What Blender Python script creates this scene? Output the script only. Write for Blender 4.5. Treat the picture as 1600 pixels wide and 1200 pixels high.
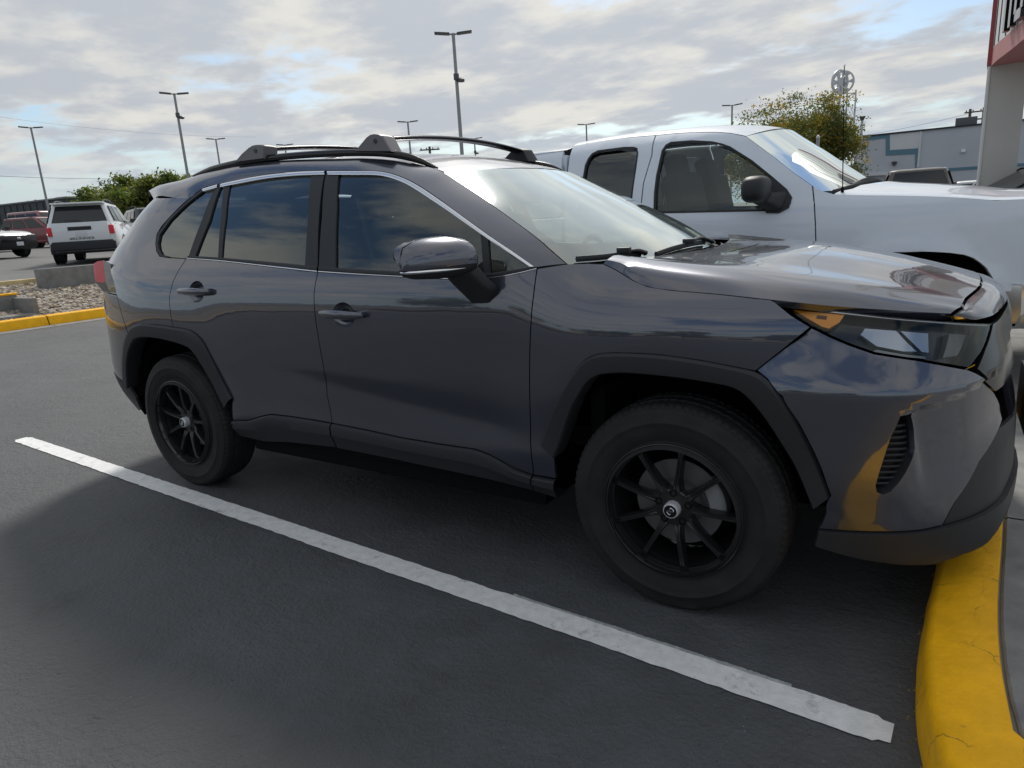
import bpy, bmesh, math, random
import numpy as np
from mathutils import Vector, Matrix
from mathutils.geometry import delaunay_2d_cdt

for o in list(bpy.data.objects): bpy.data.objects.remove(o)
SC = bpy.context.scene
COL = SC.collection
rad = math.radians
random.seed(7); RNG = np.random.default_rng(7)

# ------------------------------------------------------------------ camera
F_PX = 1055.2883; CAM = np.array([0.687, -2.8775, 1.3148])
YAW, PITCH, ROLL = -0.5719, 0.2407, -0.0617
def cam_axes():
    cy, sy = math.cos(YAW), math.sin(YAW)
    w = np.array([sy*math.cos(PITCH), cy*math.cos(PITCH), -math.sin(PITCH)])
    r0 = np.array([cy, -sy, 0.]); u0 = np.cross(r0, w)
    c, s = math.cos(ROLL), math.sin(ROLL)
    return c*r0+s*u0, -s*r0+c*u0, w
CR, CU, CW = cam_axes()
cd = bpy.data.cameras.new('camera'); cam = bpy.data.objects.new('camera', cd); COL.objects.link(cam)
cd.sensor_fit = 'HORIZONTAL'; cd.sensor_width = 36.0; cd.lens = 36.0*F_PX/1600.0
cd.clip_start = 0.05; cd.clip_end = 3000.0
m = Matrix.Identity(4)
for i in range(3):
    m[i][0] = CR[i]; m[i][1] = CU[i]; m[i][2] = -CW[i]; m[i][3] = CAM[i]
cam.matrix_world = m
SC.camera = cam

# ------------------------------------------------------------------ sky and sun
SUN_AZ = rad(-27.0)      # clockwise from +Y
SUN_EL = rad(44.0)
world = bpy.data.worlds.new('World'); SC.world = world; world.use_nodes = True
def build_world():
    nt = world.node_tree; nt.nodes.clear(); N = nt.nodes.new; L = nt.links.new
    def math_(op, a, b=None, c=None, clamp=False):
        n = N('ShaderNodeMath'); n.operation = op; n.use_clamp = clamp
        for i, v in enumerate((a, b, c)):
            if v is None: continue
            if isinstance(v, (int, float)): n.inputs[i].default_value = v
            else: L(v, n.inputs[i])
        return n.outputs[0]
    out = N('ShaderNodeOutputWorld'); bg = N('ShaderNodeBackground'); bg.inputs['Strength'].default_value = 0.10
    sky = N('ShaderNodeTexSky'); sky.sky_type = 'NISHITA'; sky.sun_disc = False
    sky.sun_elevation = SUN_EL; sky.sun_rotation = SUN_AZ; sky.air_density = 1.2; sky.dust_density = 1.2; sky.ozone_density = 1.5
    tc = N('ShaderNodeTexCoord'); sep = N('ShaderNodeSeparateXYZ'); L(tc.outputs['Generated'], sep.inputs[0])
    zz = math_('MAXIMUM', sep.outputs[2], 0.0)
    den = math_('ADD', zz, 0.11)
    u = math_('DIVIDE', sep.outputs[0], den); v = math_('DIVIDE', sep.outputs[1], den)
    comb = N('ShaderNodeCombineXYZ'); L(u, comb.inputs[0]); L(v, comb.inputs[1])
    def noise(scale, detail, rough, off, stretch=(1, 1, 1), dist=0.0, rot=0.0):
        mp = N('ShaderNodeMapping'); mp.inputs['Location'].default_value = off; mp.inputs['Scale'].default_value = stretch
        mp.inputs['Rotation'].default_value = (0, 0, rot)
        L(comb.outputs[0], mp.inputs[0])
        n = N('ShaderNodeTexNoise'); n.inputs['Scale'].default_value = scale; n.inputs['Detail'].default_value = detail
        n.inputs['Roughness'].default_value = rough; n.inputs['Distortion'].default_value = dist
        L(mp.outputs[0], n.inputs['Vector']); return n.outputs['Fac']
    def rng(val, a, b, c=0.0, d=1.0):
        r = N('ShaderNodeMapRange'); r.interpolation_type = 'SMOOTHSTEP'; L(val, r.inputs['Value'])
        for k, q in (('From Min', a), ('From Max', b), ('To Min', c), ('To Max', d)): r.inputs[k].default_value = q
        return r.outputs[0]
    n1 = noise(1.05, 5, 0.5, CLOUD_OFF, (1, 1.1, 1), 0.0, rad(25))
    n2 = noise(3.4, 8, 0.58, (7.7, 1.3, 0), (1, 1.2, 1), 0.15, rad(30))
    n3 = noise(1.5, 7, 0.55, (2.2, 9.4, 0), (1, 1.1, 1), 0.1, rad(10))
    cov = math_('ADD', math_('MULTIPLY', n1, 0.66), math_('MULTIPLY', n2, 0.34))
    thin = math_('MULTIPLY', rng(zz, 0.03, 0.17, 1.0, 0.0), 0.075)      # more gaps towards the horizon
    cov = math_('SUBTRACT', cov, thin)
    # the cloud sheet breaks up on the side away from the sun
    dh = N('ShaderNodeVectorMath'); dh.operation = 'DOT_PRODUCT'; L(tc.outputs['Generated'], dh.inputs[0]); dh.inputs[1].default_value = (math.sin(SUN_AZ), math.cos(SUN_AZ), 0)
    cov = math_('ADD', cov, math_('MULTIPLY', dh.outputs['Value'], 0.042))
    cover = rng(cov, 0.385, 0.495)
    # thick cloud is greyer underneath, thin edges are bright
    dens = math_('ADD', math_('MULTIPLY', n3, 0.55), math_('ADD', math_('MULTIPLY', n2, 0.25), math_('MULTIPLY', cov, 0.30)))
    cc = N('ShaderNodeMixRGB'); cc.inputs[1].default_value = CLOUD_HI; cc.inputs[2].default_value = CLOUD_LO
    L(rng(dens, 0.44, 0.62), cc.inputs[0])
    # forward scattering: clouds near the sun's direction are brighter
    dot = N('ShaderNodeVectorMath'); dot.operation = 'DOT_PRODUCT'; L(tc.outputs['Generated'], dot.inputs[0])
    dot.inputs[1].default_value = (math.sin(SUN_AZ)*math.cos(SUN_EL), math.cos(SUN_AZ)*math.cos(SUN_EL), math.sin(SUN_EL))
    glow = math_('POWER', math_('MAXIMUM', dot.outputs['Value'], 0.0), 6.0)
    gain = math_('ADD', 0.90, math_('MULTIPLY', glow, 0.16))
    cl = N('ShaderNodeVectorMath'); cl.operation = 'SCALE'; L(cc.outputs[0], cl.inputs[0]); L(gain, cl.inputs['Scale'])
    sk = N('ShaderNodeVectorMath'); sk.operation = 'MULTIPLY'; L(sky.outputs[0], sk.inputs[0]); sk.inputs[1].default_value = (.80, .87, .95)
    mix = N('ShaderNodeMixRGB'); L(cover, mix.inputs[0]); L(sk.outputs[0], mix.inputs[1]); L(cl.outputs[0], mix.inputs[2])
    # distant air along the horizon
    hz = N('ShaderNodeMixRGB'); L(rng(zz, 0.0, 0.14, 0.88, 0.0), hz.inputs[0]); L(mix.outputs[0], hz.inputs[1]); hz.inputs[2].default_value = HAZE
    mix = hz
    L(mix.outputs[0], bg.inputs['Color']); L(bg.outputs[0], out.inputs[0])
HAZE = (4.3, 5.25, 6.0, 1)
CLOUD_OFF = (3.1, 4.2, 0.0)
CLOUD_HI = (6.9, 6.8, 6.4, 1); CLOUD_LO = (4.7, 5.0, 5.45, 1)
build_world()
sl = bpy.data.lights.new('sun', 'SUN'); so = bpy.data.objects.new('sun', sl); COL.objects.link(so)
sl.energy = 2.7; sl.angle = rad(11.0); sl.color = (1.0, 0.95, 0.87)
so.rotation_euler = Vector((math.sin(SUN_AZ)*math.cos(SUN_EL), math.cos(SUN_AZ)*math.cos(SUN_EL), math.sin(SUN_EL))).to_track_quat('Z', 'Y').to_euler()
so.location = (-8, 14, 14)
vs = SC.view_settings; vs.view_transform = 'Standard'; vs.look = 'None'; vs.exposure = 0.27; vs.gamma = 1.0; vs.use_curve_mapping = False
SC.render.engine = 'CYCLES'; SC.cycles.max_bounces = 6; SC.cycles.transparent_max_bounces = 10; SC.cycles.use_denoising = True; SC.cycles.sample_clamp_direct = 2.5; SC.cycles.sample_clamp_indirect = 3.0

# ------------------------------------------------------------------ materials
MATS = {}
def mat(name, col, rough=0.5, metal=0.0, coat=0.0, coat_rough=0.03, spec=0.5, bump=None, var=None, emit=None, ior=None):
    """var=(scale, amount): colour mottling; bump=(scale, strength, distance)"""
    if name in MATS: return MATS[name]
    M = bpy.data.materials.new(name); M.use_nodes = True; nt = M.node_tree
    b = nt.nodes['Principled BSDF']
    b.inputs['Base Color'].default_value = (*col, 1); b.inputs['Roughness'].default_value = rough; b.inputs['Metallic'].default_value = metal
    b.inputs['Coat Weight'].default_value = coat; b.inputs['Coat Roughness'].default_value = coat_rough
    b.inputs['Specular IOR Level'].default_value = spec
    if ior: b.inputs['IOR'].default_value = ior
    tc = nt.nodes.new('ShaderNodeTexCoord')
    if var:
        n = nt.nodes.new('ShaderNodeTexNoise'); n.inputs['Scale'].default_value = var[0]; n.inputs['Detail'].default_value = 6; n.inputs['Roughness'].default_value = 0.6
        nt.links.new(tc.outputs['Object'], n.inputs['Vector'])
        r = nt.nodes.new('ShaderNodeMapRange'); r.inputs['From Min'].default_value = 0.3; r.inputs['From Max'].default_value = 0.7
        r.inputs['To Min'].default_value = 1-var[1]; r.inputs['To Max'].default_value = 1+var[1]
        nt.links.new(n.outputs['Fac'], r.inputs['Value'])
        s = nt.nodes.new('ShaderNodeVectorMath'); s.operation = 'SCALE'; s.inputs[0].default_value = col; nt.links.new(r.outputs[0], s.inputs['Scale'])
        nt.links.new(s.outputs[0], b.inputs['Base Color'])
    if bump:
        n = nt.nodes.new('ShaderNodeTexNoise'); n.inputs['Scale'].default_value = bump[0]; n.inputs['Detail'].default_value = 5
        nt.links.new(tc.outputs['Object'], n.inputs['Vector'])
        bp = nt.nodes.new('ShaderNodeBump'); bp.inputs['Strength'].default_value = bump[1]; bp.inputs['Distance'].default_value = bump[2]
        nt.links.new(n.outputs['Fac'], bp.inputs['Height']); nt.links.new(bp.outputs[0], b.inputs['Normal'])
    if emit: b.inputs['Emission Color'].default_value = (*emit[:3], 1); b.inputs['Emission Strength'].default_value = emit[3]
    MATS[name] = M; return M
def glass(name, tint, ior=1.5, refl=1.0, k_=1.7, ro=0.0):
    """thin pane: tinted see-through plus a mirror reflection by Fresnel"""
    if name in MATS: return MATS[name]
    M = bpy.data.materials.new(name); M.use_nodes = True; nt = M.node_tree; nt.nodes.clear()
    o = nt.nodes.new('ShaderNodeOutputMaterial'); t = nt.nodes.new('ShaderNodeBsdfTransparent'); t.inputs[0].default_value = (*tint, 1)
    g = nt.nodes.new('ShaderNodeBsdfGlossy'); g.inputs['Roughness'].default_value = ro; g.inputs['Color'].default_value = (refl*.94, refl, refl*.97, 1)
    f = nt.nodes.new('ShaderNodeFresnel'); f.inputs['IOR'].default_value = ior
    k = nt.nodes.new('ShaderNodeMath'); k.operation = 'MULTIPLY'; k.inputs[1].default_value = k_; k.use_clamp = True
    mx = nt.nodes.new('ShaderNodeMixShader')
    nt.links.new(f.outputs[0], k.inputs[0]); nt.links.new(k.outputs[0], mx.inputs[0]); nt.links.new(t.outputs[0], mx.inputs[1]); nt.links.new(g.outputs[0], mx.inputs[2])
    nt.links.new(mx.outputs[0], o.inputs[0]); MATS[name] = M; return M
def paint(name, col, metal, rough, flake=0.0):
    M = mat(name, col, rough, metal, 1.0, 0.015); nt = M.node_tree; b = nt.nodes['Principled BSDF']; b.inputs['Coat IOR'].default_value = 1.85
    tc = [n for n in nt.nodes if n.type == 'TEX_COORD'][0]
    # faint waviness of pressed panels and a film of dust
    n = nt.nodes.new('ShaderNodeTexNoise'); n.inputs['Scale'].default_value = 7.0; n.inputs['Detail'].default_value = 2; nt.links.new(tc.outputs['Object'], n.inputs['Vector'])
    bp = nt.nodes.new('ShaderNodeBump'); bp.inputs['Strength'].default_value = .05; bp.inputs['Distance'].default_value = .02; nt.links.new(n.outputs['Fac'], bp.inputs['Height']); nt.links.new(bp.outputs[0], b.inputs['Coat Normal'])
    d = nt.nodes.new('ShaderNodeTexNoise'); d.inputs['Scale'].default_value = 4.0; d.inputs['Detail'].default_value = 8; d.inputs['Roughness'].default_value = .7; nt.links.new(tc.outputs['Object'], d.inputs['Vector'])
    r = nt.nodes.new('ShaderNodeMapRange'); r.inputs['From Min'].default_value = .35; r.inputs['From Max'].default_value = .75; r.inputs['To Min'].default_value = .008; r.inputs['To Max'].default_value = .07; nt.links.new(d.outputs['Fac'], r.inputs['Value']); nt.links.new(r.outputs[0], b.inputs['Coat Roughness'])
    return M
PAINT = paint('grey_metallic_paint', (0.053, 0.059, 0.086), 0.65, 0.28)
TRIM = mat('matt_black_plastic', (0.024, 0.026, 0.030), 0.55, spec=0.4, bump=(900, 0.15, 0.001))
TRIMG = mat('gloss_black_plastic', (0.010, 0.010, 0.011), 0.15)
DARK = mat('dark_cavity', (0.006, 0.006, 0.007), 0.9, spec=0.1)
CHROME = mat('chrome', (0.75, 0.75, 0.76), 0.12, 1.0)
SATIN = mat('satin_aluminium', (0.55, 0.56, 0.58), 0.32, 1.0)
RUBBER = mat('tyre_rubber', (0.020, 0.0205, 0.021), 0.72, spec=0.3, var=(14, 0.25), bump=(160, 0.25, 0.002))
RIM = mat('satin_black_wheel', (0.016, 0.016, 0.017), 0.20, spec=0.6)
STEEL = mat('brake_steel', (0.20, 0.20, 0.205), 0.40, 0.5)
IRON = mat('caliper_iron', (0.30, 0.30, 0.31), 0.5, 0.3)
SEAT = mat('seat_fabric', (0.06, 0.06, 0.064), 0.85)
GLASS_F = glass('clear_side_glass', (0.74, 0.82, 0.79), k_=2.4)
GLASS_P = glass('privacy_glass', (0.045, 0.05, 0.055), k_=2.3)
GLASS_W = glass('windshield_glass', (0.44, 0.56, 0.52), k_=3.6, ro=.07)
LENS = glass('headlight_lens', (0.95, 0.955, 0.96), 1.45, k_=.9)

# ------------------------------------------------------------------ helpers
def pxl(a, b, x=None, y=None, z=None):
    """point on the line of sight of photograph pixel (a, b) at a known depth plane"""
    d = CW + CR*(a-800)/F_PX - CU*(b-600)/F_PX
    for i, v in enumerate((x, y, z)):
        if v is not None: return CAM + d*((v-CAM[i])/d[i])
def ray(a, b): return CW + CR*(a-800)/F_PX - CU*(b-600)/F_PX
def project(P):
    d = np.asarray(P)-CAM; zz = d@CW
    return np.stack([800+F_PX*(d@CR)/zz, 600-F_PX*(d@CU)/zz], -1)
def spline(P, n, closed=False):
    """Catmull-Rom through the points, n samples even in arc length"""
    P = np.asarray(P, float)
    if len(P) == 2: return P[0]+(P[1]-P[0])*np.linspace(0, 1, n)[:, None]
    Q = np.vstack([P[-1], P, P[0], P[1]]) if closed else np.vstack([2*P[0]-P[1], P, 2*P[-1]-P[-2]])
    t = np.concatenate([[0], np.cumsum(np.maximum(np.linalg.norm(np.diff(Q, axis=0), axis=1), 1e-9)**0.5)])
    out = []
    for i in range(1, len(Q)-2):
        s = np.linspace(t[i], t[i+1], 24, endpoint=False)[:, None]
        A1 = (t[i]-s)/(t[i]-t[i-1])*Q[i-1]+(s-t[i-1])/(t[i]-t[i-1])*Q[i]
        A2 = (t[i+1]-s)/(t[i+1]-t[i])*Q[i]+(s-t[i])/(t[i+1]-t[i])*Q[i+1]
        A3 = (t[i+2]-s)/(t[i+2]-t[i+1])*Q[i+1]+(s-t[i+1])/(t[i+2]-t[i+1])*Q[i+2]
        B1 = (t[i+1]-s)/(t[i+1]-t[i-1])*A1+(s-t[i-1])/(t[i+1]-t[i-1])*A2
        B2 = (t[i+2]-s)/(t[i+2]-t[i])*A2+(s-t[i])/(t[i+2]-t[i])*A3
        out.append((t[i+1]-s)/(t[i+1]-t[i])*B1+(s-t[i])/(t[i+1]-t[i])*B2)
    D = np.vstack(out+[Q[-2][None]])
    return resample(D, n)
def resample(D, n):
    D = np.asarray(D, float)
    L = np.concatenate([[0], np.cumsum(np.linalg.norm(np.diff(D, axis=0), axis=1))])
    s = np.linspace(0, L[-1], n)
    return np.stack([np.interp(s, L, D[:, k]) for k in range(D.shape[1])], -1)
class Pchip:
    """monotone cubic y(x): no overshoot"""
    def __init__(s, xs, ys):
        s.x = np.array(xs, float); s.y = np.array(ys, float); h = np.diff(s.x); d = np.diff(s.y)/h; m_ = np.zeros(len(xs)); m_[0] = d[0]; m_[-1] = d[-1]
        for i in range(1, len(xs)-1):
            if d[i-1]*d[i] > 0: w1 = 2*h[i]+h[i-1]; w2 = h[i]+2*h[i-1]; m_[i] = (w1+w2)/(w1/d[i-1]+w2/d[i])
        s.m = m_; s.h = h
    def __call__(s, v):
        v = np.asarray(v, float); i = np.clip(np.searchsorted(s.x, v)-1, 0, len(s.h)-1); h = s.h[i]; t = (v-s.x[i])/h; tc = np.clip(t, 0, 1)
        r = (1+2*tc)*(1-tc)**2*s.y[i]+tc*(1-tc)**2*h*s.m[i]+tc**2*(3-2*tc)*s.y[i+1]+tc**2*(tc-1)*h*s.m[i+1]
        return r+np.where(t < 0, t*h*s.m[i], 0)+np.where(t > 1, (t-1)*h*s.m[i+1], 0)
class Cubic:
    """natural cubic spline y(x)"""
    def __init__(s, xs, ys):
        s.x = np.array(xs, float); s.y = np.array(ys, float); n = len(xs); h = np.diff(s.x)
        A = np.zeros((n, n)); r = np.zeros(n); A[0, 0] = A[-1, -1] = 1
        for i in range(1, n-1):
            A[i, i-1] = h[i-1]; A[i, i] = 2*(h[i-1]+h[i]); A[i, i+1] = h[i]
            r[i] = 3*((s.y[i+1]-s.y[i])/h[i]-(s.y[i]-s.y[i-1])/h[i-1])
        s.c = np.linalg.solve(A, r); s.h = h
    def __call__(s, v):
        v = np.asarray(v, float); i = np.clip(np.searchsorted(s.x, v)-1, 0, len(s.h)-1); d = v-s.x[i]
        # linear continuation outside the table
        b = (s.y[i+1]-s.y[i])/s.h[i]-s.h[i]*(2*s.c[i]+s.c[i+1])/3
        dd = (s.c[i+1]-s.c[i])/(3*s.h[i])
        dc = np.clip(d, 0, s.h[i])
        val = s.y[i]+b*dc+s.c[i]*dc**2+dd*dc**3
        slope = b+2*s.c[i]*dc+3*dd*dc**2
        return val+slope*(d-dc)
def sstep(a, b, x):
    t = np.clip((np.asarray(x, float)-a)/(b-a), 0, 1); return t*t*(3-2*t)

def link(o, parent=None):
    COL.objects.link(o)
    if parent is not None: o.parent = parent
    return o
def mesh_obj(name, V, F, material, parent=None, smooth=True, angle=None, normals=None):
    me = bpy.data.meshes.new(name)
    me.from_pydata([tuple(map(float, v)) for v in V], [], [tuple(int(i) for i in f) for f in F])
    me.materials.append(material)
    if smooth: me.polygons.foreach_set('use_smooth', [True]*len(me.polygons))
    me.update()
    if angle is not None: me.set_sharp_from_angle(angle=rad(angle))
    if normals is not None: me.normals_split_custom_set_from_vertices([tuple(map(float, v)) for v in normals])
    return link(bpy.data.objects.new(name, me), parent)
def tag(o, label=None, cat=None, group=None, kind=None):
    if label: o['label'] = label
    if cat: o['category'] = cat
    if group: o['group'] = group
    if kind: o['kind'] = kind
    return o
def empty(name, loc=(0, 0, 0), rz=0.0):
    e = bpy.data.objects.new(name, None); e.empty_display_size = 0.2; e.location = loc; e.rotation_euler = (0, 0, rz)
    return link(e)
def mirrored(o, yc=0.0, dy=None):
    """the same part on the other side of the vehicle's long plane"""
    me = o.data.copy(); n = len(me.vertices)
    co = np.empty(n*3); me.vertices.foreach_get('co', co); co = co.reshape(-1, 3); co[:, 1] = 2*yc-co[:, 1]
    nl = None
    if me.has_custom_normals:
        nl = np.empty(len(me.corner_normals)*3); me.corner_normals.foreach_get('vector', nl); nl = nl.reshape(-1, 3)
        vi = np.empty(len(me.loops), int); me.loops.foreach_get('vertex_index', vi)
        vn = np.zeros((n, 3)); vn[vi] = nl; vn[:, 1] *= -1
    me.vertices.foreach_set('co', co.ravel()); me.flip_normals(); me.update()
    if nl is not None: me.normals_split_custom_set_from_vertices([tuple(map(float, v)) for v in vn])
    return link(bpy.data.objects.new(o.name.split('.')[0], me), o.parent)
def loft(name, curves, material, parent=None, angle=32, closed=False, caps=False, smooth=True):
    curves = [np.asarray(c, float) for c in curves]; n = len(curves[0]); V = np.vstack(curves); F = []
    for i in range(len(curves)-1):
        for j in range(n if closed else n-1):
            k = (j+1) % n
            F.append((i*n+j, i*n+k, (i+1)*n+k, (i+1)*n+j))
    if caps and closed:
        F.append(tuple(range(n-1, -1, -1))); F.append(tuple((len(curves)-1)*n+j for j in range(n)))
    return mesh_obj(name, V, F, material, parent, smooth, angle)
def tube(name, path, r, material, parent=None, seg=10, flat=1.0, caps=True):
    path = np.asarray(path, float); r = np.broadcast_to(r, len(path)); rings = []
    up = np.array([0, 0, 1.])
    for i, p in enumerate(path):
        t = path[min(i+1, len(path)-1)]-path[max(i-1, 0)]; t = t/np.linalg.norm(t)
        ref = up if abs(t[2]) < 0.95 else np.array([1., 0, 0])
        a = np.cross(t, ref); a /= np.linalg.norm(a); b = np.cross(a, t)
        th = np.linspace(0, 2*np.pi, seg, endpoint=False)
        rings.append(p+r[i]*(np.cos(th)[:, None]*a+flat*np.sin(th)[:, None]*b))
    return loft(name, rings, material, parent, 50, True, caps)
def bbox(name, c, s, material, parent=None, bevel=0.0, rot=None, seg=2):
    bm = bmesh.new(); bmesh.ops.create_cube(bm, size=1.0); bmesh.ops.scale(bm, vec=s, verts=bm.verts)
    if bevel: bmesh.ops.bevel(bm, geom=list(bm.edges), offset=bevel, segments=seg, affect='EDGES', profile=0.6)
    if rot is not None: bmesh.ops.rotate(bm, cent=(0, 0, 0), matrix=rot, verts=bm.verts)
    bmesh.ops.translate(bm, vec=c, verts=bm.verts)
    me = bpy.data.meshes.new(name); bm.to_mesh(me); bm.free(); me.materials.append(material)
    if bevel:
        me.polygons.foreach_set('use_smooth', [True]*len(me.polygons)); me.set_sharp_from_angle(angle=rad(35))
    return link(bpy.data.objects.new(name, me), parent)
def lathe(name, prof, centre, material, parent=None, seg=64, axis='y', angle=35):
    """prof: list of (offset along axis, radius)"""
    th = np.linspace(0, 2*np.pi, seg, endpoint=False); rings = []
    for a, r in prof:
        if axis == 'y': rings.append(np.stack([centre[0]+r*np.cos(th), np.full(seg, centre[1]+a), centre[2]+r*np.sin(th)], -1))
        elif axis == 'z': rings.append(np.stack([centre[0]+r*np.cos(th), centre[1]+r*np.sin(th), np.full(seg, centre[2]+a)], -1))
        else: rings.append(np.stack([np.full(seg, centre[0]+a), centre[1]+r*np.cos(th), centre[2]+r*np.sin(th)], -1))
    return loft(name, rings, material, parent, angle, True)
def inset(P, d):
    """shrink a closed 2-D polygon by d"""
    P = np.asarray(P, float); A = np.sum(P[:, 0]*np.roll(P[:, 1], -1)-np.roll(P[:, 0], -1)*P[:, 1]); sg = 1 if A > 0 else -1
    e1 = P-np.roll(P, 1, 0); e2 = np.roll(P, -1, 0)-P
    n1 = np.stack([-e1[:, 1], e1[:, 0]], -1); n1 /= np.linalg.norm(n1, axis=1)[:, None]+1e-12
    n2 = np.stack([-e2[:, 1], e2[:, 0]], -1); n2 /= np.linalg.norm(n2, axis=1)[:, None]+1e-12
    b = n1+n2; k = np.maximum(np.sum(b*n1, 1), 0.35); return P+sg*b/k[:, None]*d
def in_poly(P, poly):
    x, y = P[:, 0], P[:, 1]; c = np.zeros(len(P), bool); q = np.roll(poly, -1, 0)
    for (x1, y1), (x2, y2) in zip(poly, q):
        hit = ((y1 > y) != (y2 > y)) & (x < (x2-x1)*(y-y1)/(y2-y1+1e-15)+x1); c ^= hit
    return c
def dist_poly(P, poly):
    d = np.full(len(P), 1e9)
    for a, b in zip(poly, np.roll(poly, -1, 0)):
        ab = b-a; t = np.clip(((P-a)@ab)/(ab@ab+1e-15), 0, 1); d = np.minimum(d, np.linalg.norm(P-(a+t[:, None]*ab), axis=1))
    return d
def densify(P, step):
    out = []
    P = np.asarray(P, float)
    for a, b in zip(P, np.roll(P, -1, 0)):
        k = max(1, int(np.ceil(np.linalg.norm(b-a)/step))); out += [a+(b-a)*i/k for i in range(k)]
    return np.array(out)
def panel(name, surf, poly, material, parent=None, gap=0.0022, step=0.03, lip=0.014, holes=(), off=0.0, scale=(1, 1), lipdir=None, mat_lip=None):
    """sheet of the surface surf(u, v) -> xyz inside the polygon (u, v), with a turned-in lip along its edge"""
    sc = np.array(scale, float)
    P = np.asarray(poly, float)*sc; P = densify(P, step*0.8)
    if gap: P = inset(P, gap)
    bnd = [P]+[densify(np.asarray(h, float)*sc, step*0.5) for h in holes]
    lo = P.min(0); hi = P.max(0)
    gx = np.arange(lo[0]+step*0.5, hi[0], step); gy = np.arange(lo[1]+step*0.5, hi[1], step)
    G = np.stack(np.meshgrid(gx, gy), -1).reshape(-1, 2)
    ok = in_poly(G, P) & (dist_poly(G, P) > step*0.45)
    for h in bnd[1:]: ok &= ~in_poly(G, h) & (dist_poly(G, h) > step*0.4)
    G = G[ok]
    pts = np.vstack(bnd+[G]); loops = []; k = 0
    for b in bnd: loops.append(list(range(k, k+len(b)))); k += len(b)
    edges = [(l[i], l[(i+1) % len(l)]) for l in loops for i in range(len(l))]
    r = delaunay_2d_cdt([Vector(p) for p in pts], edges, [], 0, 1e-7)
    UV = np.array([tuple(v) for v in r[0]]); T = [t for t in r[2] if len(t) == 3]
    cen = np.array([UV[list(t)].mean(0) for t in T]); keep = in_poly(cen, P)
    for h in bnd[1:]: keep &= ~in_poly(cen, h)
    T = [t for t, k in zip(T, keep) if k]; UV = UV/sc
    def S(q): return surf(q[:, 0], q[:, 1])
    X = S(UV); h = 1e-3
    du = S(UV+[h/sc[0], 0])-S(UV-[h/sc[0], 0]); dv = S(UV+[0, h/sc[1]])-S(UV-[0, h/sc[1]])
    Nn = np.cross(du, dv); Nn /= np.linalg.norm(Nn, axis=1)[:, None]+1e-15
    # orient outwards (towards the viewer side of the vehicle, i.e. away from its inside)
    inside = surf.inside
    flip = np.sum(Nn*(X-inside(X)), 1) < 0
    Nn[flip] *= -1
    X = X+Nn*off
    F = []
    for t in T:
        a, b, c = X[t[0]], X[t[1]], X[t[2]]
        g = np.cross(b-a, c-a)
        F.append(tuple(t) if g@Nn[t[0]] > 0 else tuple(reversed(t)))
    V = list(X); NN = list(Nn)
    if lip:
        # boundary edges of the triangulation
        cnt = {}
        for t in F:
            for i in range(len(t)):
                e = (t[i], t[(i+1) % len(t)]); cnt[e] = 1
        be = [e for e in cnt if (e[1], e[0]) not in cnt]
        for a, b in be:
            na, nb = Nn[a], Nn[b]; k = len(V)
            en = np.cross(X[b]-X[a], na); en /= np.linalg.norm(en)+1e-15
            V += [X[a], X[b], X[b]-nb*lip, X[a]-na*lip]; NN += [en]*4
            F.append((k+1, k, k+3, k+2))
    return mesh_obj(name, V, F, material, parent, True, None, NN)
class Side:
    """vehicle side: y = yc + sgn*W(x, z); parameters are (x, z)"""
    def __init__(s, W, yc=0.0, sgn=-1): s.W = W; s.yc = yc; s.sgn = sgn
    def __call__(s, x, z): return np.stack([x, s.yc+s.sgn*s.W(x, z), z], -1)
    def inside(s, X): q = X.copy(); q[:, 1] = s.yc; q[:, 2] -= 0.0; return q
    def hit(s, pts):
        out = []
        for a, b in pts:
            y = s.yc+s.sgn*0.85
            for _ in range(25):
                P = pxl(a, b, y=y); y = 0.5*y+0.5*(s.yc+s.sgn*float(s.W(P[0], P[2])))
            out.append((P[0], P[2]))
        return np.array(out)
    def hit3(s, pts):
        q = s.hit(pts); return s(q[:, 0], q[:, 1])
def P3(lst):
    """list of (px, py, y) or ('w', x, y, z) -> world points"""
    return np.array([np.array(t[1:], float) if t[0] == 'w' else pxl(t[0], t[1], y=t[2]) for t in lst])
# ================================================================== the grey SUV
SUV = empty('parked_suv', (-1.35, 0.0, 0.0))
SUV.location = (0, 0, 0)
tag(SUV, 'dark grey SUV with roof crossbars and black wheels parked at the yellow kerb', 'car')
prof = Cubic([.20, .30, .38, .45, .52, .60, .70, .80, .90, .97, 1.03, 1.09, 1.15, 1.19, 1.30, 1.40, 1.50, 1.56, 1.60, 1.63],
             [.850, .872, .882, .884, .880, .882, .892, .9005, .9065, .907, .903, .892, .874, .858, .813, .766, .712, .672, .636, .596])
rz = [.25, .34, .48, .58, .72, .95, 1.05, 1.15, 1.24, 1.38, 1.52, 1.62]
rxs = Cubic(rz, [-3.22, -3.30, -3.46, -3.52, -3.53, -3.535, -3.53, -3.49, -3.40, -3.24, -3.05, -2.93])
rys = Cubic(rz, [.79, .795, .79, .785, .775, .76, .75, .745, .73, .69, .645, .56])
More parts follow.
